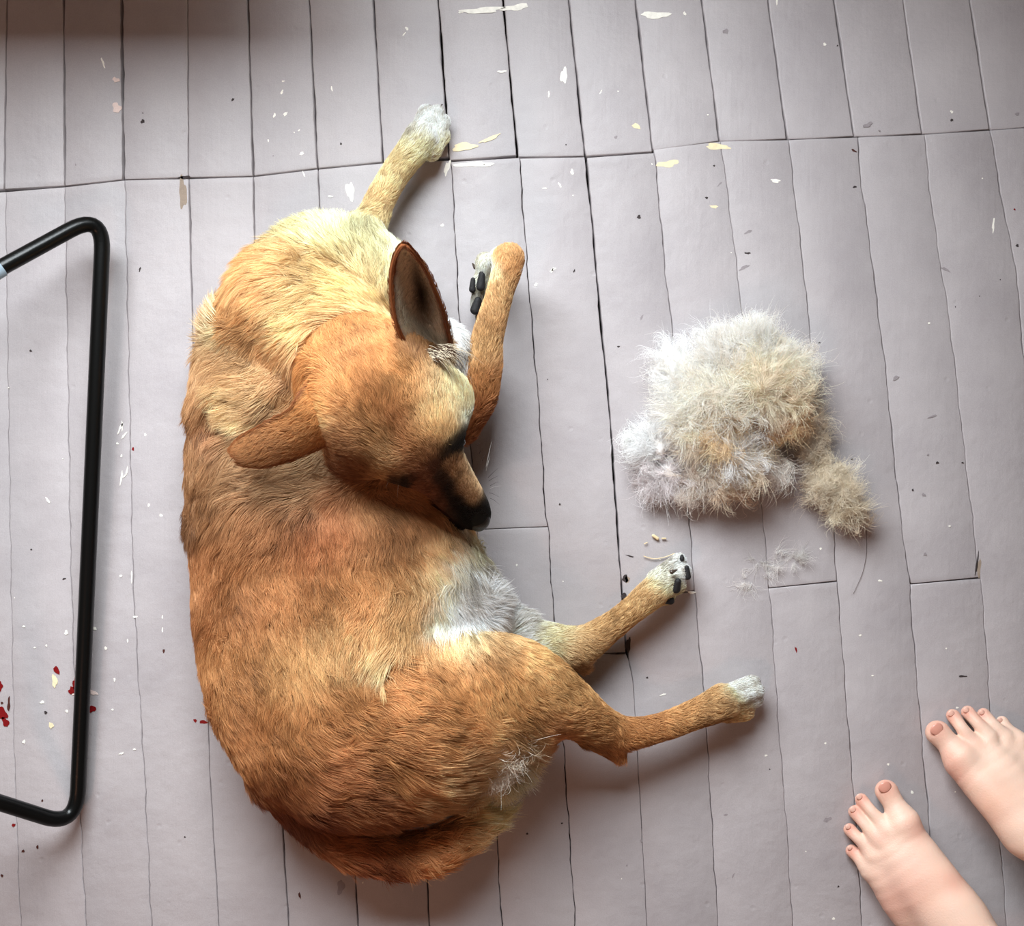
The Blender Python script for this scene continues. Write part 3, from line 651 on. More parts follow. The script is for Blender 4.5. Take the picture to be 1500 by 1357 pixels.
# coat colours, with painted shade under the head and on the muzzle (x, y, sigma, r, g, b) sRGB
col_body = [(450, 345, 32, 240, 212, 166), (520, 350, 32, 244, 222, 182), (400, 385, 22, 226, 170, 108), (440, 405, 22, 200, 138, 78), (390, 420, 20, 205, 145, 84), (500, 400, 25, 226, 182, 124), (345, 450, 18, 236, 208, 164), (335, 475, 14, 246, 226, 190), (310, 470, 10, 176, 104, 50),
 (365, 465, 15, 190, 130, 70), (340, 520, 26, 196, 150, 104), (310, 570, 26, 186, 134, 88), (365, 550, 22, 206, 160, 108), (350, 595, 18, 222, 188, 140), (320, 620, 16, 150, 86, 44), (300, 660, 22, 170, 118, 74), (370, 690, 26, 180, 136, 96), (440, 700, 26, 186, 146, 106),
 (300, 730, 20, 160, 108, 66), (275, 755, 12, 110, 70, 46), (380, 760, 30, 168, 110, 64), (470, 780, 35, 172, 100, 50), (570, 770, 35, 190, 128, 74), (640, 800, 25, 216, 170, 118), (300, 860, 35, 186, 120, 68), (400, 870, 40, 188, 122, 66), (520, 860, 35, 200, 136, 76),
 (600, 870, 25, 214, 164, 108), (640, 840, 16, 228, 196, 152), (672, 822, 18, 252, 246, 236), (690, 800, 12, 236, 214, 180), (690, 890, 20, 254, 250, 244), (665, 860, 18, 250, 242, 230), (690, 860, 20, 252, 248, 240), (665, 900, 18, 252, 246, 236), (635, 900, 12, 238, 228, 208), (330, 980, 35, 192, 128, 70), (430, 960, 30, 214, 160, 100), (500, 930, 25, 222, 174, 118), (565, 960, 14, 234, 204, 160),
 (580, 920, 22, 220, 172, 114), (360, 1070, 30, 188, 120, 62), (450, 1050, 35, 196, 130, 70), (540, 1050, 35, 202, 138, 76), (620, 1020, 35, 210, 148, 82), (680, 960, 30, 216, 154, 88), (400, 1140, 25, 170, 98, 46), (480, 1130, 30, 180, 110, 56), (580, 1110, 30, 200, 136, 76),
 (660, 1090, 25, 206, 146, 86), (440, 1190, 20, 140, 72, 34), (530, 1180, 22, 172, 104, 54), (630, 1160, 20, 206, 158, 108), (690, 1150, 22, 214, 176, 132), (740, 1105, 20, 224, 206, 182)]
col_leg = [(690, 925, 20, 244, 222, 184), (735, 940, 16, 238, 206, 158), (640, 935, 16, 226, 176, 118), (720, 975, 20, 220, 158, 90), (775, 965, 16, 226, 176, 114), (700, 960, 30, 212, 148, 84), (740, 930, 22, 218, 164, 104), (760, 1000, 28, 214, 156, 92), (820, 1020, 25, 214, 162, 102), (800, 1070, 20, 190, 122, 64), (860, 1060, 22, 206, 148, 88), (900, 1100, 18, 196, 128, 66), (950, 1075, 22, 198, 134, 72), (1010, 1055, 20, 206, 150, 90),
 (1050, 1035, 16, 216, 170, 116), (1080, 1010, 12, 240, 226, 200), (1095, 1045, 10, 226, 190, 146), (1105, 1015, 12, 248, 242, 228), (620, 1020, 35, 208, 144, 80), (560, 1040, 35, 200, 136, 76), (640, 1090, 30, 202, 140, 80), (720, 1080, 22, 210, 156, 98), (650, 1135, 20, 218, 172, 122), (690, 1145, 18, 234, 204, 166), (625, 1165, 16, 214, 166, 114), (560, 1135, 22, 196, 130, 70), (740, 1110, 18, 240, 224, 202), (770, 1080, 16, 214, 170, 118)]
col_hl = [(690, 890, 30, 252, 248, 240), (760, 915, 22, 248, 240, 224), (810, 935, 18, 236, 212, 172), (850, 950, 18, 214, 170, 118), (850, 975, 12, 196, 142, 90), (900, 915, 20, 214, 168, 112), (945, 880, 16, 216, 174, 122), (970, 850, 14, 240, 222, 190), (995, 830, 14, 250, 244, 232)]
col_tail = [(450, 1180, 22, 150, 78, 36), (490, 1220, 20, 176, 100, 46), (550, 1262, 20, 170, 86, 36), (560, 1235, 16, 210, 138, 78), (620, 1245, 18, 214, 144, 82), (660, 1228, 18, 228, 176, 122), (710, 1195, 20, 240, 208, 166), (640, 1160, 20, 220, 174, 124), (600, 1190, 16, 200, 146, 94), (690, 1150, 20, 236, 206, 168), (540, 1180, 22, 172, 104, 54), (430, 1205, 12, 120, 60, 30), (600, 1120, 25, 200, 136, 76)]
col_fore = [(530, 340, 18, 238, 210, 164), (555, 300, 18, 226, 188, 136), (585, 250, 18, 232, 200, 152), (610, 215, 16, 240, 218, 180), (635, 180, 16, 252, 246, 232), (600, 190, 10, 250, 242, 226)]
col_fl = [(690, 610, 20, 176, 100, 46), (710, 560, 20, 200, 132, 70), (700, 520, 16, 226, 180, 124), (718, 490, 20, 216, 164, 108), (728, 440, 20, 222, 174, 120), (752, 385, 16, 206, 146, 86), (738, 365, 12, 226, 178, 120), (720, 400, 8, 246, 228, 196)]
col_neck = [(380, 430, 25, 214, 158, 98), (450, 455, 30, 232, 190, 136), (520, 440, 25, 234, 192, 136), (570, 420, 22, 230, 182, 122), (400, 500, 25, 208, 156, 104), (380, 540, 20, 196, 144, 96), (440, 540, 20, 186, 134, 88), (350, 590, 20, 224, 188, 138), (400, 600, 20, 176, 128, 84), (390, 570, 14, 214, 176, 126),
 (500, 500, 26, 216, 158, 96), (470, 560, 20, 206, 140, 76), (430, 640, 22, 168, 116, 72), (500, 700, 26, 150, 92, 54), (580, 710, 24, 140, 78, 42), (650, 470, 25, 236, 206, 160)]  # dark browns low under the head hold some of its shadow
col_head = [(560, 520, 26, 208, 142, 78), (600, 540, 22, 214, 150, 84), (480, 560, 20, 212, 144, 76), (470, 600, 16, 226, 170, 96), (500, 590, 20, 204, 140, 76), (555, 590, 20, 184, 118, 60), (585, 615, 14, 164, 98, 48), (600, 580, 20, 204, 144, 84), (650, 570, 20, 228, 196, 150), (665, 550, 12, 236, 214, 176), (640, 610, 18, 220, 176, 120),
 (675, 600, 12, 232, 204, 164), (688, 620, 8, 250, 240, 222), (620, 640, 14, 196, 140, 84), (640, 632, 10, 214, 166, 110), (600, 650, 12, 168, 104, 54), (545, 640, 20, 190, 136, 82), (500, 640, 20, 180, 120, 66), (570, 670, 14, 204, 156, 104), (520, 680, 18, 150, 92, 52), (490, 625, 8, 236, 196, 140),
 (625, 662, 9, 150, 92, 50), (672, 650, 6, 18, 13, 12), (660, 660, 6, 20, 14, 12), (650, 667, 5, 40, 26, 20), (680, 638, 4.5, 40, 28, 24), (640, 660, 6, 150, 100, 60), (598, 703, 5, 34, 20, 16), (584, 702, 4, 60, 36, 28), (612, 698, 4, 70, 38, 26), (590, 688, 7, 176, 120, 74), (608, 680, 7, 160, 100, 58),
 (637, 682, 6, 96, 52, 32), (648, 700, 6, 76, 46, 32), (660, 716, 6, 58, 36, 27), (670, 732, 6, 44, 28, 22), (683, 750, 7, 22, 17, 17), (692, 762, 9, 18, 15, 15), (622, 696, 8, 150, 88, 52), (633, 720, 7, 134, 76, 46), (645, 740, 7, 108, 62, 40), (660, 758, 7, 62, 38, 28), (675, 772, 8, 20, 16, 16),  # muzzle's left side: reddish brown, darkened as the shadow side
 (664, 684, 7, 186, 134, 90), (680, 695, 8, 206, 158, 114), (688, 712, 8, 210, 164, 120), (694, 730, 6, 190, 142, 100), (678, 716, 6, 170, 118, 78), (700, 704, 6, 214, 172, 130), (696, 690, 5, 238, 222, 198), (690, 672, 5, 228, 206, 176), (712, 708, 4, 76, 62, 54), (714, 724, 4.5, 50, 42, 38), (708, 740, 6, 30, 24, 24), (703, 750, 6, 24, 20, 20),
 (640, 510, 14, 150, 108, 72), (655, 525, 10, 222, 196, 160), (615, 530, 12, 100, 58, 36), (600, 522, 10, 120, 70, 40)]
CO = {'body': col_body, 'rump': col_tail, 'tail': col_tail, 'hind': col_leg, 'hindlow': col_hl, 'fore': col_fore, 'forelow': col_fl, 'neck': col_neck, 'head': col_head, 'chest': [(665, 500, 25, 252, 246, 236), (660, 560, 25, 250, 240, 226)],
      'paw': [(630, 170, 18, 252, 246, 234), (625, 205, 12, 248, 234, 208), (645, 215, 12, 236, 212, 176), (1080, 1005, 12, 250, 244, 230), (1110, 1010, 14, 250, 244, 232), (1070, 1030, 10, 240, 216, 176), (1080, 1048, 12, 220, 176, 122), (970, 845, 12, 248, 238, 220), (1000, 828, 14, 252, 246, 236), (960, 872, 12, 232, 200, 156), (985, 870, 10, 240, 220, 190), (700, 400, 14, 236, 228, 216), (702, 440, 14, 150, 140, 134)]}
def coat_tone(c):
    v = lin(c); m = v.mean(); return np.clip((m + (v - m) * .84) * np.array([1.0, 1.01, .90]) * (1.17 if m > .02 else 1), .004, .95)
for g in CO: CO[g] = [(*c[:3], *coat_tone(c[3:6])) for c in CO[g]]

def coat(p, n, gi, count_hint, seed, lead_n, radm=1.0):
    px, py = pix(p); N = len(p)
    fl = np.zeros((N, 5)); co = np.zeros((N, 3))
    for gid, g in enumerate(GN):
        m = gi == gid
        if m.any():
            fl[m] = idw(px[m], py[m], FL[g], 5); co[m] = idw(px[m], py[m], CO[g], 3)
    flow = unit(np.stack([fl[:, 0], -fl[:, 1], np.zeros(N)], 1))
    # on steep flanks the coat also hangs down a little
    flow = unit(flow + np.array([0, 0, -.25]) * (1 - np.abs(n[:, 2:3])))
    ln = fl[:, 2] * .00112 * rng.uniform(.65, 1.2, N)
    pts, cid = grow(p, n, flow, ln, fl[:, 3], lead_n, fl[:, 4] * .75 * rng.uniform(.5, 1.2, N), .34, 5, seed, .22)
    ctone = np.random.default_rng(seed).normal(1, .15, lead_n + 1)[cid]
    big = noise3(p, 45, seed + 9)[:, 0] * .13 + noise3(p, 150, seed + 19)[:, 0] * .08
    tone = np.clip(ctone + rng.normal(0, .20, N) + big, .4, 1.6)
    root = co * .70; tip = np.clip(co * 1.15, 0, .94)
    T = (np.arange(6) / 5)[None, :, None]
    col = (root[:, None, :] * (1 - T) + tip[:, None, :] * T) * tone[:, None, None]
    # darker strands keep more red
    lk = np.clip(noise3(p, 70, seed + 40)[:, 0] * .6 - .35, 0, .5)[:, None, None] * np.clip(T - .2, 0, 1); col = col * (1 - lk)
    sat = np.clip(1 - tone, -.3, .3)[:, None, None]
    col = col * (1 + np.array([.25, -.05, -.35])[None, None, :] * sat)
    col = np.clip(col, .004, .95)
    taper = np.array([1, .95, .85, .7, .45, .12])[None, :]
    rad = (.00017 + .0000020 * fl[:, 2:3]) * radm * taper * rng.uniform(.8, 1.2, (N, 1))
    return pts, col, rad

M_skin = attr_mat('dog_skin', 'tint', .8, .15)
body = np_mesh('body', DV, DF, M_skin, dog)
VN = vnormals(DV, DF)
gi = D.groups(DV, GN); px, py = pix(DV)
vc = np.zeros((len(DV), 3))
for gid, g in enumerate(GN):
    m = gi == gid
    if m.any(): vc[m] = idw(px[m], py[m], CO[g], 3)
at = body.data.attributes.new('tint', 'FLOAT_COLOR', 'POINT')
at.data.foreach_set('color', np.concatenate([vc * .6, np.ones((len(vc), 1))], 1).astype(np.float32).ravel())
def keep(c, n):
    x, y = pix(c)
    nose = (x - 703) ** 2 + (y - 764) ** 2 < 12 ** 2
    dens = np.where(n[:, 2] > -.25, 1.0, .05) * np.where(nose, 0, 1)
    head = ((x > 470) & (x < 720) & (y > 480) & (y < 780) & (c[:, 2] > .10))
    return dens * np.where(head, 2.2, 1.0) * np.where(c[:, 2] < .004, .0, 1)
NS = 300000
hp, hn = sample(DV, DF, NS, keep)
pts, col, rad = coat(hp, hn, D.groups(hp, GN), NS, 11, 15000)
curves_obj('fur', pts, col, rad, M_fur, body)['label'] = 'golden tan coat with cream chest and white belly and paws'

# ears: cupped leaves of skin
def ear(name, rows, label, rim, inner, outer_first, seed, hairs=9000, hlen=.006, parent=dog):
    """rows: (left pt, right pt, cup) each pt (px,py,z cm); the cup pushes the middle along -normal"""
    nu = 13; mid = []
    rows_i = []
    a = np.array([list(r[0]) + list(r[1]) + [r[2]] for r in rows], float)
    tt = np.linspace(0, len(rows) - 1, 22); b = np.stack([np.interp(tt, np.arange(len(rows)), a[:, j]) for j in range(7)], 1)
    for _ in range(2): b[1:-1] = b[1:-1] * .5 + (b[:-2] + b[2:]) * .25
    G = np.zeros((22, nu, 3))
    for i, r in enumerate(b):
        l = np.array(P(r[0], r[1], r[2] / 100)); q = np.array(P(r[3], r[4], r[5] / 100))
        for j in range(nu):
            v = j / (nu - 1); G[i, j] = l * (1 - v) + q * v
    du = np.gradient(G, axis=0); dv = np.gradient(G, axis=1); N = unit(np.cross(du, dv))
    N = np.where((N[..., 2:3] < 0), -N, N)
    vv = np.linspace(0, 1, nu)
    G = G - N * (b[:, 6] * .01)[:, None, None] * (1 - (2 * vv - 1) ** 2)[None, :, None]
    du = np.gradient(G, axis=0); dv = np.gradient(G, axis=1); N = unit(np.cross(du, dv)); N = np.where(N[..., 2:3].mean() < 0, -N, N)
    th = .0013
    A = (G + N * th).reshape(-1, 3); B = (G - N * th).reshape(-1, 3); n0 = len(A)
    F = []
    flip = np.cross(G[1, 0] - G[0, 0], G[0, 1] - G[0, 0]) @ N[0, 0] < 0
    for i in range(21):
        for j in range(nu - 1):
            q = (i * nu + j, (i + 1) * nu + j, (i + 1) * nu + j + 1, i * nu + j + 1)
            if flip: q = q[::-1]
            F.append(q); F.append(tuple(n0 + x for x in q[::-1]))
    for i in range(21):
        for j, s in ((0, 1), (nu - 1, -1)):
            q = (i * nu + j, (i + 1) * nu + j, n0 + (i + 1) * nu + j, n0 + i * nu + j); F.append(q[::s])
    for j in range(nu - 1):
        for i, s in ((0, -1), (21, 1)):
            q = (i * nu + j, i * nu + j + 1, n0 + i * nu + j + 1, n0 + i * nu + j); F.append(q[::s])
    V = np.concatenate([A, B]); F = np.array(F)
    o = np_mesh(name, V, F, M_skin, parent)
    def color(u, v, top):
        e = np.abs(2 * v - 1); rimw = np.clip((e - .82) / .16, 0, 1)[:, None]
        rimw = np.maximum(rimw, np.clip((u - .88) / .1, 0, 1)[:, None])
        ci = inner(u, v); ri = np.array(lin(rim))[None]
        c = ci * (1 - rimw) + ri * rimw
        return np.where(top[:, None], c, ri)
    U, Vv = np.meshgrid(np.linspace(0, 1, 22), vv, indexing='ij'); U, Vv = U.ravel(), Vv.ravel()
    cc = np.concatenate([color(U, Vv, np.ones(len(U), bool)), color(U, Vv, np.zeros(len(U), bool))])
    t = o.data.attributes.new('tint', 'FLOAT_COLOR', 'POINT'); t.data.foreach_set('color', np.concatenate([cc * .7, np.ones((len(cc), 1))], 1).astype(np.float32).ravel())
    # short hairs on both faces, pointing to the tip
    iu = rng.uniform(0, 20.99, hairs); iv = rng.uniform(0, nu - 1.01, hairs); top = rng.random(hairs) < .75
    edge = rng.random(hairs) < .15; iv[edge] = np.where(rng.random(edge.sum()) < .5, 0.02, nu - 1.03)
    i0, j0 = iu.astype(int), iv.astype(int); fu, fv = (iu - i0)[:, None], (iv - j0)[:, None]
    def bil(X): return (X[i0, j0] * (1 - fu) * (1 - fv) + X[i0 + 1, j0] * fu * (1 - fv) + X[i0, j0 + 1] * (1 - fu) * fv + X[i0 + 1, j0 + 1] * fu * fv)
    pp = bil(G); nn = unit(bil(N)) * np.where(top, 1, -1)[:, None]; fd = unit(bil(du))
    pp = pp + nn * th
    ln = hlen * rng.uniform(.6, 1.3, hairs)
    base = iu / 21 < .25; ln[base] *= 1.8
    pts, cid = grow(pp, nn, fd, ln, np.full(hairs, .22), 300, np.full(hairs, .3), .3, 5, seed, .2)
    col = color(iu / 21, iv / (nu - 1), top) * np.clip(rng.normal(1, .15, hairs), .5, 1.5)[:, None]
    T = np.linspace(.75, 1.1, 6)[None, :, None]
    rad = np.full((hairs, 1), .00014) * np.array([1, .95, .85, .7, .45, .15])[None]
    f = curves_obj('fur', pts, np.clip(col[:, None, :] * T, .003, .92), rad, M_fur, o)
    o['label'] = label
    return o
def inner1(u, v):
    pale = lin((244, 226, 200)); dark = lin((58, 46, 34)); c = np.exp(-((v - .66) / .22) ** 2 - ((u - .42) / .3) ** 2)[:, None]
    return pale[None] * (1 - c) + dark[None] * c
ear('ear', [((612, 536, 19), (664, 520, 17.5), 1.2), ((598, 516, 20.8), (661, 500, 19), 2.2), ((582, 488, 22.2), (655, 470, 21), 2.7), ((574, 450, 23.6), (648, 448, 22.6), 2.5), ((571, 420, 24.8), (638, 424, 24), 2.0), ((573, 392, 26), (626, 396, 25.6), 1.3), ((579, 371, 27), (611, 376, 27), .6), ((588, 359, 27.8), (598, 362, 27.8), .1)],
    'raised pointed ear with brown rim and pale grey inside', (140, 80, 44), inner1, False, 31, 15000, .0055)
def inner2(u, v):
    a = lin((230, 168, 100)); b_ = lin((204, 150, 100)); t = np.clip(u * 1.6, 0, 1)[:, None]
    return a[None] * (1 - t) + b_[None] * t
ear('ear', [((462, 556, 21.3), (514, 632, 20.2), -.5), ((440, 576, 21.8), (500, 634, 19.6), -.9), ((428, 598, 21.6), (488, 644, 19.2), -.8), ((398, 616, 20.8), (450, 665, 18.8), -.7), ((366, 630, 20), (408, 680, 18.6), -.55), ((347, 643, 19.4), (376, 684, 18.6), -.4), ((339, 655, 19.0), (353, 680, 18.6), -.2)],
    'floppy ear folded back with reddish brown outside', (160, 100, 58), inner2, True, 37, 15000, .0055)

# nose, eyes, claws, pads, whiskers
M_nose = simple('nose_leather', (18, 15, 16), .38, .5, .5, 900)
M_eye = simple('eye_dark', (14, 9, 7), .08, .6)
M_pad = simple('pad_leather', (26, 24, 26), .65, .4, .6, 700)
M_claw = simple('claw_horn', (70, 58, 50), .3, .5)
def blob(name, fld, h, mat, parent, zf=-.05, it=1):
    V, F = fld.mesh(h, zf); V = laplace(V, F, it); return np_mesh(name, V, F, mat, parent)
f = Field(); f.cap((697, 764, 11.6, 12.5), (706, 762, 11.4, 12), .008, zs=1); f.ball(701, 768, 10.6, 11, .008); f.ball(705, 755, 11.6, 9, .006)
blob('nose', f, .0012, M_nose, dog, -.05)['label'] = 'black nose'
def lens_eye(a, b, z, r):
    f = Field(); f.cap((*a, z, r), (*b, z, r), .004); o = blob('eye', f, .0008, M_eye, dog); return o
lens_eye((660, 664), (676, 648), 16.6, 6); lens_eye((590, 697), (606, 697), 15.4, 5.5)
def claw(p, q, r=3.2):
    f = Field(); f.cap((*p, r), (*q, r * .35), .003); return blob('claw', f, .0007, M_claw, dog)
claw((641, 160, 2.0), (648, 153, 1.2)); claw((650, 178, 1.9), (655, 174, 1.3)); claw((626, 160, 1.7), (630, 154, 1.0))
claw((1108, 1000, 2.6), (1114, 998, 1.8)); claw((1113, 1012, 2.7), (1119, 1014, 1.8)); claw((1110, 1026, 2.0), (1116, 1028, 1.2))
claw((999, 820, 2.4), (1002, 815, 1.6)); claw((984, 838, 4.6), (992, 835, 4.6), 3.5); claw((1006, 836, 2.6), (1010, 830, 1.8))
claw((696, 392, 3.4), (692, 386, 3.2), 3)
def pad(p, q, r, zs=1.0):
    f = Field(); f.cap((*p, r * .75), (*q, r * 1.05), .004, zs=1.15); return blob('paw_pad', f, .0009, M_pad, dog)
pad((1006, 832, 3.4), (1007, 845, 3.3), 5.0); pad((993, 852, 4.0), (990, 863, 3.6), 6.5); pad((972, 880, 3.2), (982, 880, 2.8), 6); pad((999, 815, 2.9), (999, 819, 2.9), 3.6)
pad((693, 410, 3.6), (692, 424, 3.4), 5.0); pad((700, 440, 3.2), (696, 454, 3.0), 7.0); pad((706, 402, 4.4), (704, 420, 4.2), 6.5); pad((699, 464, 2.2), (701, 470, 2.0), 4)
# whiskers
wp = []; wc = []
for (x, y, z, dx, dy, L, dk) in [(712, 690, 11, 6, -26, 1, 0), (715, 700, 11, 18, -20, 1, 1), (716, 705, 11, 16, -12, 1, 1), (718, 716, 10.5, 16, -8, 1, 0), (716, 722, 10, 16, 3, 1, 1), (712, 684, 11.5, 8, -40, 1, 0), (718, 712, 10.6, 14, -10, 1, 1),
                                 (640, 735, 12, -38, -2, 1, 1), (636, 722, 12, -34, -12, 1, 1), (584, 705, 14, -2, 20, 1, 0), (570, 703, 14, -6, 12, 1, 0), (706, 676, 12, 6, -16, 1, 1), (702, 665, 13, 5, -14, 1, 1), (698, 655, 13, 6, -10, 1, 1), (718, 730, 10, 14, 6, 1, 1)]:
    for rep in range(1):
        q = []
        for i in range(6):
            t = i / 5; q.append(P(x + dx * t, y + dy * t + 4 * t * t, (z + 1.2 * t - 1.5 * t * t) / 100))
        wp.append(q); wc.append((.75, .72, .68) if not dk else (.05, .04, .04))
curves_obj('whiskers', np.array(wp), np.array(wc), np.full((len(wp), 1), .00022) * np.array([1, .9, .8, .6, .45, .2])[None], M_fur, dog)

# scruffy pale curls at the back of the thigh
def curly(name, lumps, count, length, mat, parent, seed, radius=.00012, curl=1.0, colvar=.12, zmin=.001, flat=.6, seg=10, per=26, fan=.0062):
    """wisps: bundles of fine hairs that share a curved path and fan out from it"""
    r = np.random.default_rng(seed); lead = max(8, count // per)
    wts = np.array([l[3] ** 2 for l in lumps], float); wts /= wts.sum()
    li = r.choice(len(lumps), lead, p=wts); L = np.array([l[:8] for l in lumps], float)[li]
    c = np.array([P(a, b, z / 100) for a, b, z in L[:, :3]]); rw = L[:, 3] * K
    d = unit(r.normal(size=(lead, 3))); d[:, 2] = np.abs(d[:, 2]) * np.where(r.random(lead) < .8, 1, -1) * flat
    p = c + d * (rw * r.random(lead) ** .4)[:, None]
    dcur = unit(unit(noise3(p, 30, seed)) * .9 + .5 * r.normal(size=(lead, 3)) + .55 * d) * np.array([1, 1, .45])
    ax = unit(r.normal(size=(lead, 3))); path = np.zeros((lead, seg + 1, 3)); cur = p; path[:, 0] = p
    ln = length * r.uniform(.5, 1.25, lead); ang = r.uniform(.03, .38, lead) * curl * np.where(r.random(lead) < .5, 1, -1)
    for i in range(seg):
        dcur = unit(dcur + np.cross(ax, dcur) * ang[:, None] + .06 * r.normal(size=(lead, 3)))
        pull = c - cur; dist = np.linalg.norm(pull, axis=1, keepdims=True)
        dcur = unit(dcur + unit(pull) * np.clip((dist / rw[:, None] - 1.15) * .7, 0, .5))
        cur = cur + dcur * (ln / seg)[:, None]; path[:, i + 1] = cur
    wi = r.integers(0, lead, count); T = np.linspace(0, 1, seg + 1)[None, :, None]
    off = r.normal(size=(count, 1, 3)) * .0012; fanv = r.normal(size=(count, 1, 3)) * fan * r.uniform(.3, 1.6, (count, 1, 1))
    wob = noise3(p[wi] + r.normal(size=(count, 3)) * .02, 200, seed + 3)[:, None, :] * .0016
    cut = r.uniform(.55, 1.1, (count, 1, 1))
    idx = np.clip(T * cut * seg, 0, seg - 1e-6); i0 = idx.astype(int)[:, :, 0]; fr = idx - i0[:, :, None]
    base = path[wi[:, None], i0] * (1 - fr) + path[wi[:, None], i0 + 1] * fr
    pts = base + off + fanv * T ** 1.3 + wob * np.sin(T * 9 + r.uniform(0, 6.28, (count, 1, 1)))
    pts[:, :, 2] = np.maximum(pts[:, :, 2], zmin)
    tone = np.clip(r.normal(1, colvar, lead)[wi] * r.normal(1, .08, count), .5, 1.3)
    col = np.clip(lin(L[wi][:, 4:7]) * tone[:, None], .01, .95)
    rr_ = np.full((count, 1), radius) * np.interp(np.linspace(0, 1, seg + 1), [0, .2, .8, 1], [.5, 1, .8, .25])[None]
    return curves_obj(name, pts, col, rr_, mat, parent)
M_fluff = hair_mat('shed_fluff', .7, .15, .25)
curly('scruffy_hair', [(742, 1098, 10.5, 22, 246, 232, 214, 0), (728, 1118, 9, 20, 250, 240, 226, 0), (765, 1085, 9.5, 20, 238, 214, 180, 0), (714, 1140, 7, 18, 240, 222, 198, 0)], 5600, .036, M_fluff, body, 5, .00017, 3, per=16)

# long hairs in front of the raised ear
q = []; qc = []
for i in range(260):
    a = rng.random(); x0, y0 = 606 + 46 * a + rng.normal() * 3, 524 - 14 * a + rng.normal() * 4
    dx, dy = 34 + rng.normal() * 9, 8 + 20 * a + rng.normal() * 9; L_ = rng.uniform(.5, 1.1)
    if a < .35: dx *= .7
    q.append([P(x0 + dx * t * L_, y0 + dy * t * t * L_, (20.6 + 2.0 * t - 2.5 * t * t) / 100) for t in np.linspace(0, 1, 6)])
    qc.append(lin((224, 210, 184)) if rng.random() < .55 else lin((74, 46, 30)))
curves_obj('ear_tuft', np.array([[list(v) for v in r_] for r_ in q]), np.array(qc), np.full((len(q), 1), .00024) * np.array([1, 1, .9, .75, .5, .2])[None], M_fur, dog)['label'] = 'pale and dark hairs in front of the raised ear'

# ------------------------------------------------------------------ shed fur on the floor
def pile(name, label, group, lumps, count, length, seed, core=.72, curl=.8, radius=.00011, k=.012, flat=.8, core_col=None):
    f = Field()
    for l in lumps: f.cap((l[0], l[1], l[2], l[3] * core), (l[0] + .01, l[1], l[2], l[3] * core), k)
    V, F = f.mesh(.0022, .001); V = laplace(V, F, 2)
    V = V + vnormals(V, F) * (noise3(V, 160, seed)[:, :1] * .0015)
    V[:, 2] = np.maximum(V[:, 2], .001)
    o = np_mesh(name, V, F, M_skin)
    px, py = pix(V); c = idw(px, py, [(l[0], l[1], l[3] * .8, *lin(l[4:7])) for l in lumps], 3) * .92
    t = o.data.attributes.new('tint', 'FLOAT_COLOR', 'POINT'); t.data.foreach_set('color', np.concatenate([c, np.ones((len(c), 1))], 1).astype(np.float32).ravel())
    tag(o, label, 'fur', group)
    curly('loose_hairs', lumps, count, length, M_fluff, o, seed, radius, curl, .10, .0012, flat)
    return o
big = [(1010, 560, 4.5, 46, 250, 244, 230, 0), (1060, 530, 5, 46, 248, 242, 228, 0), (1110, 520, 5.5, 44, 250, 242, 226, 0), (1150, 540, 5, 34, 248, 238, 216, 0), (1000, 610, 4.5, 40, 248, 242, 228, 0), (1050, 590, 7, 48, 248, 238, 218, 0),
       (1110, 570, 7.5, 46, 246, 232, 204, 0), (1145, 580, 6.5, 34, 246, 228, 196, 0), (1130, 612, 5.5, 22, 216, 170, 118, 0), (1150, 615, 5, 26, 236, 206, 162, 0), (1060, 630, 6.5, 34, 236, 210, 166, 0), (1020, 640, 5, 36, 244, 230, 204, 0), (960, 655, 3.2, 30, 246, 246, 246, 0),
       (975, 690, 2.2, 32, 236, 230, 224, .7), (1020, 690, 3.6, 32, 240, 230, 212, 0), (1070, 670, 6.2, 34, 252, 246, 238, 0), (1095, 690, 5, 32, 240, 224, 196, 0), (1070, 705, 4, 30, 232, 212, 182, 0), (1138, 685, 2.2, 20, 238, 230, 216, .5), (975, 625, 2, 18, 232, 228, 220, .5), (1178, 522, 3, 13, 246, 238, 224, 0), (1172, 560, 3, 15, 244, 232, 210, 0), (1115, 492, 4, 20, 250, 244, 232, 0), (1035, 500, 3.5, 18, 250, 246, 236, 0), (975, 530, 3, 22, 248, 244, 234, 0), (935, 645, 2, 14, 250, 250, 250, 0), (955, 710, 1.5, 16, 240, 234, 228, 0), (1090, 725, 2.5, 14, 236, 220, 196, 0), (1005, 715, 2.5, 16, 238, 228, 212, 0)]
big = [(1062 + (l[0] - 1062) * .96, 618 + (l[1] - 618) * .96, l[2] * .85, l[3] * .82, *[min(255, l[4] + 8), min(255, l[5] + 6), min(250, l[6] + 12)], 1) for l in big]
pile('fur_clump', 'large fluffy pile of shed cream dog fur on the floor, right of the dog', None, big, 90000, .036, 41, .55, .8, .00012)
tuft = [(1190, 620, 1.6, 20, 224, 212, 196, 0), (1200, 655, 1.8, 22, 220, 208, 190, 0), (1210, 690, 2, 26, 218, 206, 186, 0), (1225, 720, 2.2, 30, 222, 210, 190, 0), (1245, 745, 2.2, 26, 224, 212, 190, 0), (1255, 765, 1.6, 18, 206, 190, 168, 0), (1205, 725, 1.6, 20, 214, 200, 180, 0), (1235, 700, 1.8, 20, 226, 216, 200, 0)]
pile('fur_tuft', 'long narrow tuft of shed fur trailing off the lower right of the big fur pile', None, [(*l[:3], l[3] * .85, *[min(250, v + 14) for v in l[4:7]], 1) for l in tuft], 13000, .026, 43, .45, .9, .00012, .008)
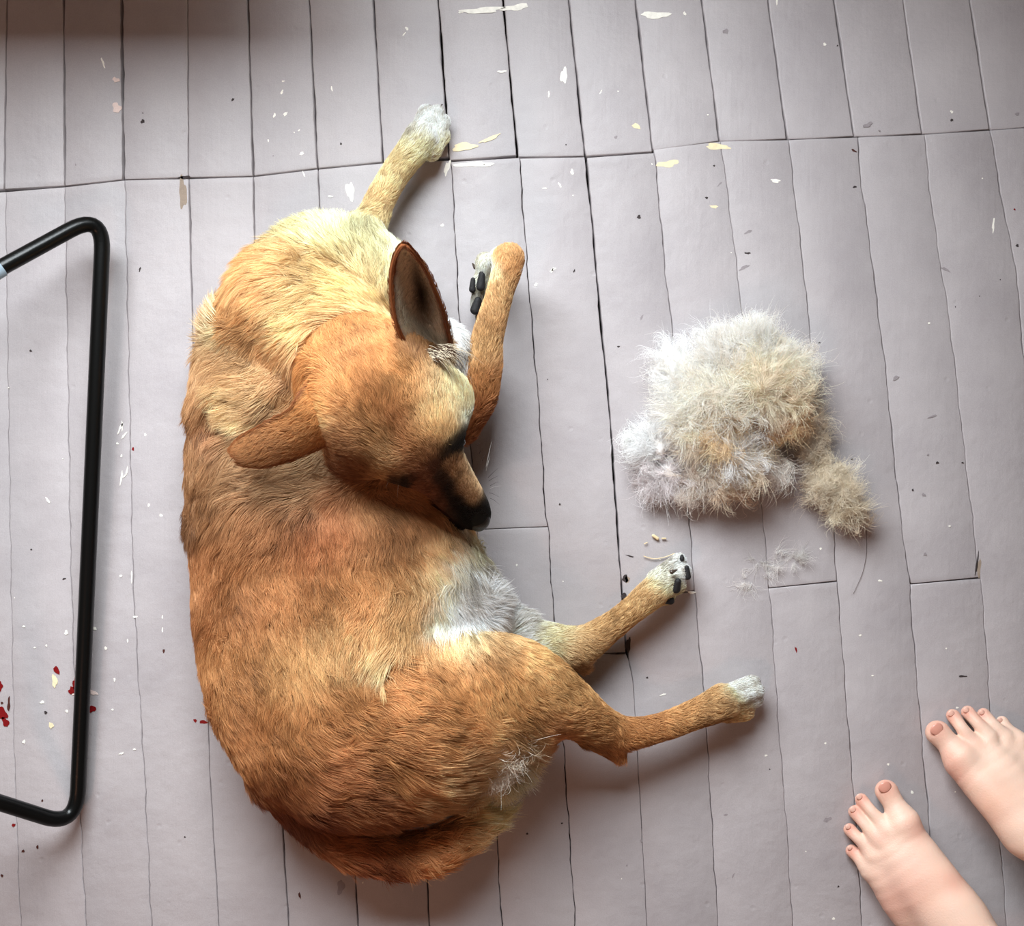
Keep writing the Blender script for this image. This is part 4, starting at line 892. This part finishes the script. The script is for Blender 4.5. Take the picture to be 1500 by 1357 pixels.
wisp_e = curly('fur_wisp', [(1100, 852, .5, 14, 246, 240, 234, 0), (1118, 836, .6, 16, 248, 242, 236, 0), (1140, 822, .5, 15, 246, 240, 236, 0), (1165, 820, .4, 13, 222, 218, 214, 0), (1112, 826, .3, 12, 224, 220, 216, 0)], 420, .022, M_fluff, None, 47, .00009, .6, .1, .0008, .2, per=14)
tag(wisp_e, 'thin faint wisp of shed hair on the boards below the big fur pile', 'fur')

# loose single hairs and wood slivers
def hair_line(pts, r, col, label, name='loose_hair'):
    pts = np.array([P(x, y, .12 / 100) for x, y in pts]); t = np.linspace(0, len(pts) - 1, 14)
    q = np.stack([np.interp(t, np.arange(len(pts)), pts[:, i]) for i in range(3)], 1)
    for _ in range(2): q[1:-1] = q[1:-1] * .5 + (q[:-2] + q[2:]) * .25
    o = curves_obj(name, q[None], np.array([lin(col)]), np.full((1, 14), r), M_fur, None); tag(o, label, 'hair'); return o
hair_line([(1269, 775), (1270, 810), (1264, 840), (1250, 870)], .0002, (90, 78, 74), 'single thin dark hair curving down from the fur tuft tip')
def sliver(name, pts, wpx, mat, label, cat):
    f = Field(); f.chain([(x, y, .25, wpx) for x, y in pts], .002, sub=3); V, F = f.mesh(.0005, .0002); o = np_mesh(name, V, F, mat); tag(o, label, cat); return o
M_straw = simple('straw', (222, 200, 160), .7, .3, .3, 300)
sliver('wood_splinter', [(943, 815), (958, 819), (975, 816), (988, 811)], 1.7, M_straw, 'thin curved pale splinter lying beside the white hind paw', 'splinter')
sliver('wood_flake', [(957, 785), (963, 789)], 3.2, M_straw, 'larger oval pale flake left of its smaller neighbour above the splinter', 'flake')
sliver('wood_flake', [(970, 789), (975, 789)], 2.2, M_straw, 'small pale flake right of the larger oval one above the splinter', 'flake')
sliver('wood_flake', [(944, 797), (948, 795)], 1.8, M_straw, 'smallest pale flake, the one nearest above the left end of the splinter', 'flake')

# ------------------------------------------------------------------ black tube frame at the left edge
M_tube = simple('black_lacquer', (7, 8, 8), .3, .3, .12, 300)
M_cap = simple('grey_plastic', (150, 166, 178), .5, .4)
tube = empty('metal_frame', P(100, 760)); tag(tube, 'black bent steel tube frame with rounded corners, standing at the left edge', 'metal frame')
def tube_mesh(name, ctrl, r, mat, parent, seg=16):
    pts = np.array([np.array(P(x, y, z / 100)) for x, y, z in ctrl]); out = [pts[0]]
    for i in range(1, len(pts) - 1):          # rounded corners
        a, b, c = pts[i - 1], pts[i], pts[i + 1]; rad_ = ctrl_r[i]
        u = unit(a - b); v = unit(c - b); p0 = b + u * rad_; p1 = b + v * rad_
        for t in np.linspace(0, 1, 12): out.append((1 - t) ** 2 * p0 + 2 * t * (1 - t) * b + t * t * p1)
    out.append(pts[-1]); out = np.array(out)
    tan = unit(np.gradient(out, axis=0)); up = np.tile([0, 0, 1.], (len(out), 1)); s = unit(np.cross(tan, up)); w_ = np.cross(s, tan)
    V = []
    for i in range(len(out)):
        for j in range(seg):
            a = 2 * math.pi * j / seg; V.append(out[i] + r * (math.cos(a) * s[i] + math.sin(a) * w_[i]))
    F = [(i * seg + j, i * seg + (j + 1) % seg, (i + 1) * seg + (j + 1) % seg, (i + 1) * seg + j) for i in range(len(out) - 1) for j in range(seg)]
    V += [out[0], out[-1]]; nV = len(V)
    o = py_mesh(name, V, F + [(nV - 2, (j + 1) % seg, j) for j in range(seg)] + [(nV - 1, (len(out) - 1) * seg + j, (len(out) - 1) * seg + (j + 1) % seg) for j in range(seg)], mat, parent, True)
    return o
ctrl = [(-330, 560, 34), (-20, 404, 11), (152, 310, 4.6), (112, 1212, 1.6), (-20, 1170, 10), (-330, 1090, 34)]
ctrl_r = [0, .02, .045, .045, .02, 0]
tube_mesh('tube', ctrl, .0088, M_tube, tube)
ctrl_r = [0, 0]
tube_mesh('sleeve', [(-40, 416, 11.6), (2, 391, 10.4)], .0105, M_cap, tube)['label'] = 'pale grey plastic sleeve on the tube'
tube_mesh('crossbar', [(-330, 560, 34), (-330, 1090, 34)], .0088, M_tube, tube)

# ------------------------------------------------------------------ the person's bare feet, lower right
person = empty('person', P(1430, 1290)); tag(person, 'person standing barefoot at the lower right corner in rolled black trousers', 'person')
M_human = attr_mat('human_skin', 'tint', .5, .35, .25, .35, 500)
M_nail = simple('toenail', (240, 190, 172), .3, .5)
M_nailb = simple('big_toenail', (220, 156, 138), .3, .5)
M_cloth = simple('black_cloth', (14, 14, 17), .9, .2, .4, 600)
def foot(toe_list, sole, ankle, extra, creases, reds):
    f = Field()
    for t in toe_list:
        (a, b, m_, r1, r2) = t
        f.chain([a, m_, b], .004, 'toe', 1.0, 3)
    for s in sole: f.chain(s, .016, 'foot', 1.0, 3)
    f.chain(ankle, .02, 'foot', 1.0, 3)
    V, F = f.mesh(.0017, .0006, extra); V = laplace(V, F, 1)
    o = np_mesh('leg', V, F, M_human, person)
    px, py = pix(V)
    base = np.tile(lin((230, 196, 176)), (len(V), 1))
    n = noise3(V, 70, 3)[:, :1]; base = base * (1 + .05 * n)
    for (x, y, s, c, a) in reds:
        wgt = (a * np.exp(-((px - x) ** 2 + (py - y) ** 2) / (2 * s * s)))[:, None]; base = base * (1 - wgt) + lin(c)[None] * wgt
    t = o.data.attributes.new('tint', 'FLOAT_COLOR', 'POINT'); t.data.foreach_set('color', np.concatenate([base, np.ones((len(base), 1))], 1).astype(np.float32).ravel())
    return o
def toe(tx, ty, rx, ry, r, rr2, zt=1.0, zm=1.7, zr=2.2):
    # tip low, knuckle raised, root at the ball of the foot
    mx, my = (tx * .55 + rx * .45), (ty * .55 + ry * .45)
    return ((tx, ty, zt, r), (rx, ry, zr, rr2), (mx, my, zm, (r * .92)), 0, 0)
red = (206, 112, 92)
L1 = [toe(1299, 1160, 1322, 1200, 17, 20, 1.4, 1.9, 2.6), toe(1262, 1172, 1296, 1212, 9.5, 12, .9, 1.9, 2.4), toe(1252, 1190, 1284, 1228, 9.5, 12, .85, 1.8, 2.3), toe(1245, 1216, 1276, 1248, 9.5, 12, .8, 1.7, 2.1), toe(1248, 1247, 1272, 1272, 9.5, 13, .75, 1.4, 1.8)]
leg1 = foot(L1, [[(1324, 1216, 2.6, 24), (1345, 1252, 3.4, 30), (1378, 1300, 5.2, 34), (1405, 1340, 6.5, 36)],
          [(1298, 1232, 2.2, 19), (1318, 1262, 3.2, 28), (1352, 1308, 4.6, 34), (1395, 1355, 5.5, 36)],
          [(1284, 1262, 1.8, 17), (1298, 1292, 2.4, 23), (1330, 1335, 2.8, 28), (1400, 1400, 3, 34), (1425, 1420, 3, 34)]],
     [(1395, 1345, 6, 38), up(1400, 1350, 9, 36), up(1420, 1368, 15, 36), up(1430, 1380, 23, 38), up(1435, 1388, 31, 42)], [(1307, 1178, 0, 1, 0)], [],
     [(1298, 1152, 14, red, .5), (1262, 1170, 8, red, .6), (1252, 1188, 8, red, .6), (1245, 1214, 8, red, .6), (1248, 1247, 9, red, .6), (1285, 1228, 12, red, .18), (1360, 1300, 22, (206, 160, 132), .5), (1330, 1300, 40, (226, 176, 160), .5), (1305, 1330, 25, red, .25), (1345, 1215, 14, red, .3), (1400, 1290, 16, red, .3)])
L2 = [toe(1374, 1074, 1405, 1106, 18, 21, 1.4, 1.9, 2.6), toe(1396, 1049, 1424, 1088, 10, 12, .9, 1.9, 2.4), toe(1418, 1044, 1448, 1078, 10, 12, .85, 1.8, 2.3), toe(1441, 1047, 1470, 1078, 9.5, 12, .8, 1.7, 2.1), toe(1468, 1058, 1490, 1084, 9, 13, .75, 1.4, 1.8)]
leg2 = foot(L2, [[(1411, 1120, 2.6, 24), (1438, 1146, 3.6, 30), (1475, 1185, 5.4, 34), (1505, 1218, 6.5, 36)],
          [(1446, 1104, 2.3, 21), (1468, 1128, 3.3, 30), (1500, 1168, 4.6, 36), (1530, 1200, 5.5, 38)],
          [(1484, 1098, 1.8, 19), (1508, 1122, 2.4, 26), (1545, 1165, 2.8, 30), (1580, 1220, 3, 34), (1600, 1245, 3, 34)]],
     [(1512, 1215, 6, 38), up(1512, 1220, 9, 36), up(1530, 1240, 15, 36), up(1540, 1250, 23, 38), up(1545, 1256, 31, 42)], [(1388, 1092, 0, 1, 0)], [],
     [(1371, 1066, 13, red, .5), (1394, 1048, 8, red, .5), (1417, 1043, 8, red, .5), (1440, 1046, 8, red, .5), (1390, 1110, 16, red, .3), (1400, 1140, 16, red, .35), (1450, 1180, 24, red, .25), (1462, 1170, 22, (206, 160, 132), .4), (1420, 1085, 10, red, .2)])
def nail(x, y, z, ang, wd, ln, leg, mat=M_nail):
    V = []; n = 9; c = P(x, y, z / 100)
    for i in range(n):
        for j in range(n):
            u = (i / (n - 1) - .5) * 2; v = (j / (n - 1) - .5) * 2
            uu = u * math.sqrt(1 - v * v / 2); vv = v * math.sqrt(1 - u * u / 2)
            X = uu * wd * K / 2; Y = vv * ln * K / 2; Z = -(uu ** 2) * wd * K * .16 - vv ** 2 * ln * K * .06
            ca, sa = math.cos(R(ang)), math.sin(R(ang)); V.append((c.x + X * ca - Y * sa, c.y + X * sa + Y * ca, c.z + Z))
    top = [(i * n + j, (i + 1) * n + j, (i + 1) * n + j + 1, i * n + j + 1) for i in range(n - 1) for j in range(n - 1)]
    m = len(V); V += [(a, b, q - .0012) for a, b, q in V]
    F = top + [tuple(m + k for k in f[::-1]) for f in top]
    ring = [i * n for i in range(n)] + [(n - 1) * n + j for j in range(1, n)] + [i * n + n - 1 for i in range(n - 2, -1, -1)] + [j for j in range(n - 2, 0, -1)]
    F += [(ring[(k + 1) % len(ring)], ring[k], m + ring[k], m + ring[(k + 1) % len(ring)]) for k in range(len(ring))]
    return py_mesh('toenail', V, F, mat, leg, True)
nail(1297, 1154, 2.72, 30, 19, 15, leg1, M_nailb)
for a in [(1259, 1168, 1.62, 38, 9, 8), (1249.5, 1186.5, 1.58, 38, 9, 8), (1242.5, 1212, 1.52, 45, 8, 7), (1245, 1243, 1.45, 50, 7, 6)]: nail(*a, leg1)
nail(1373, 1069, 2.78, 42, 20, 15, leg2, M_nailb)
for a in [(1393.5, 1045.5, 1.68, 34, 10, 8), (1415.5, 1040.5, 1.62, 36, 9, 8), (1438.5, 1044, 1.55, 36, 8, 7), (1465.5, 1055, 1.42, 40, 7, 6)]: nail(*a, leg2)
# rolled trouser legs and waist, outside the picture but for their edge
f = Field(); f.chain([up(1430, 1382, 25, 58), up(1450, 1400, 45, 70), up(1500, 1430, 80, 95)], .03, sub=3); f.chain([up(1542, 1252, 25, 58), up(1560, 1290, 45, 70), up(1600, 1350, 80, 95)], .03, sub=3); f.chain([up(1500, 1440, 86, 110), up(1600, 1350, 86, 110)], .05)
V, F = f.mesh(.006, .2); np_mesh('trousers', V, F, M_cloth, person)['label'] = 'black trousers'
print('total done')
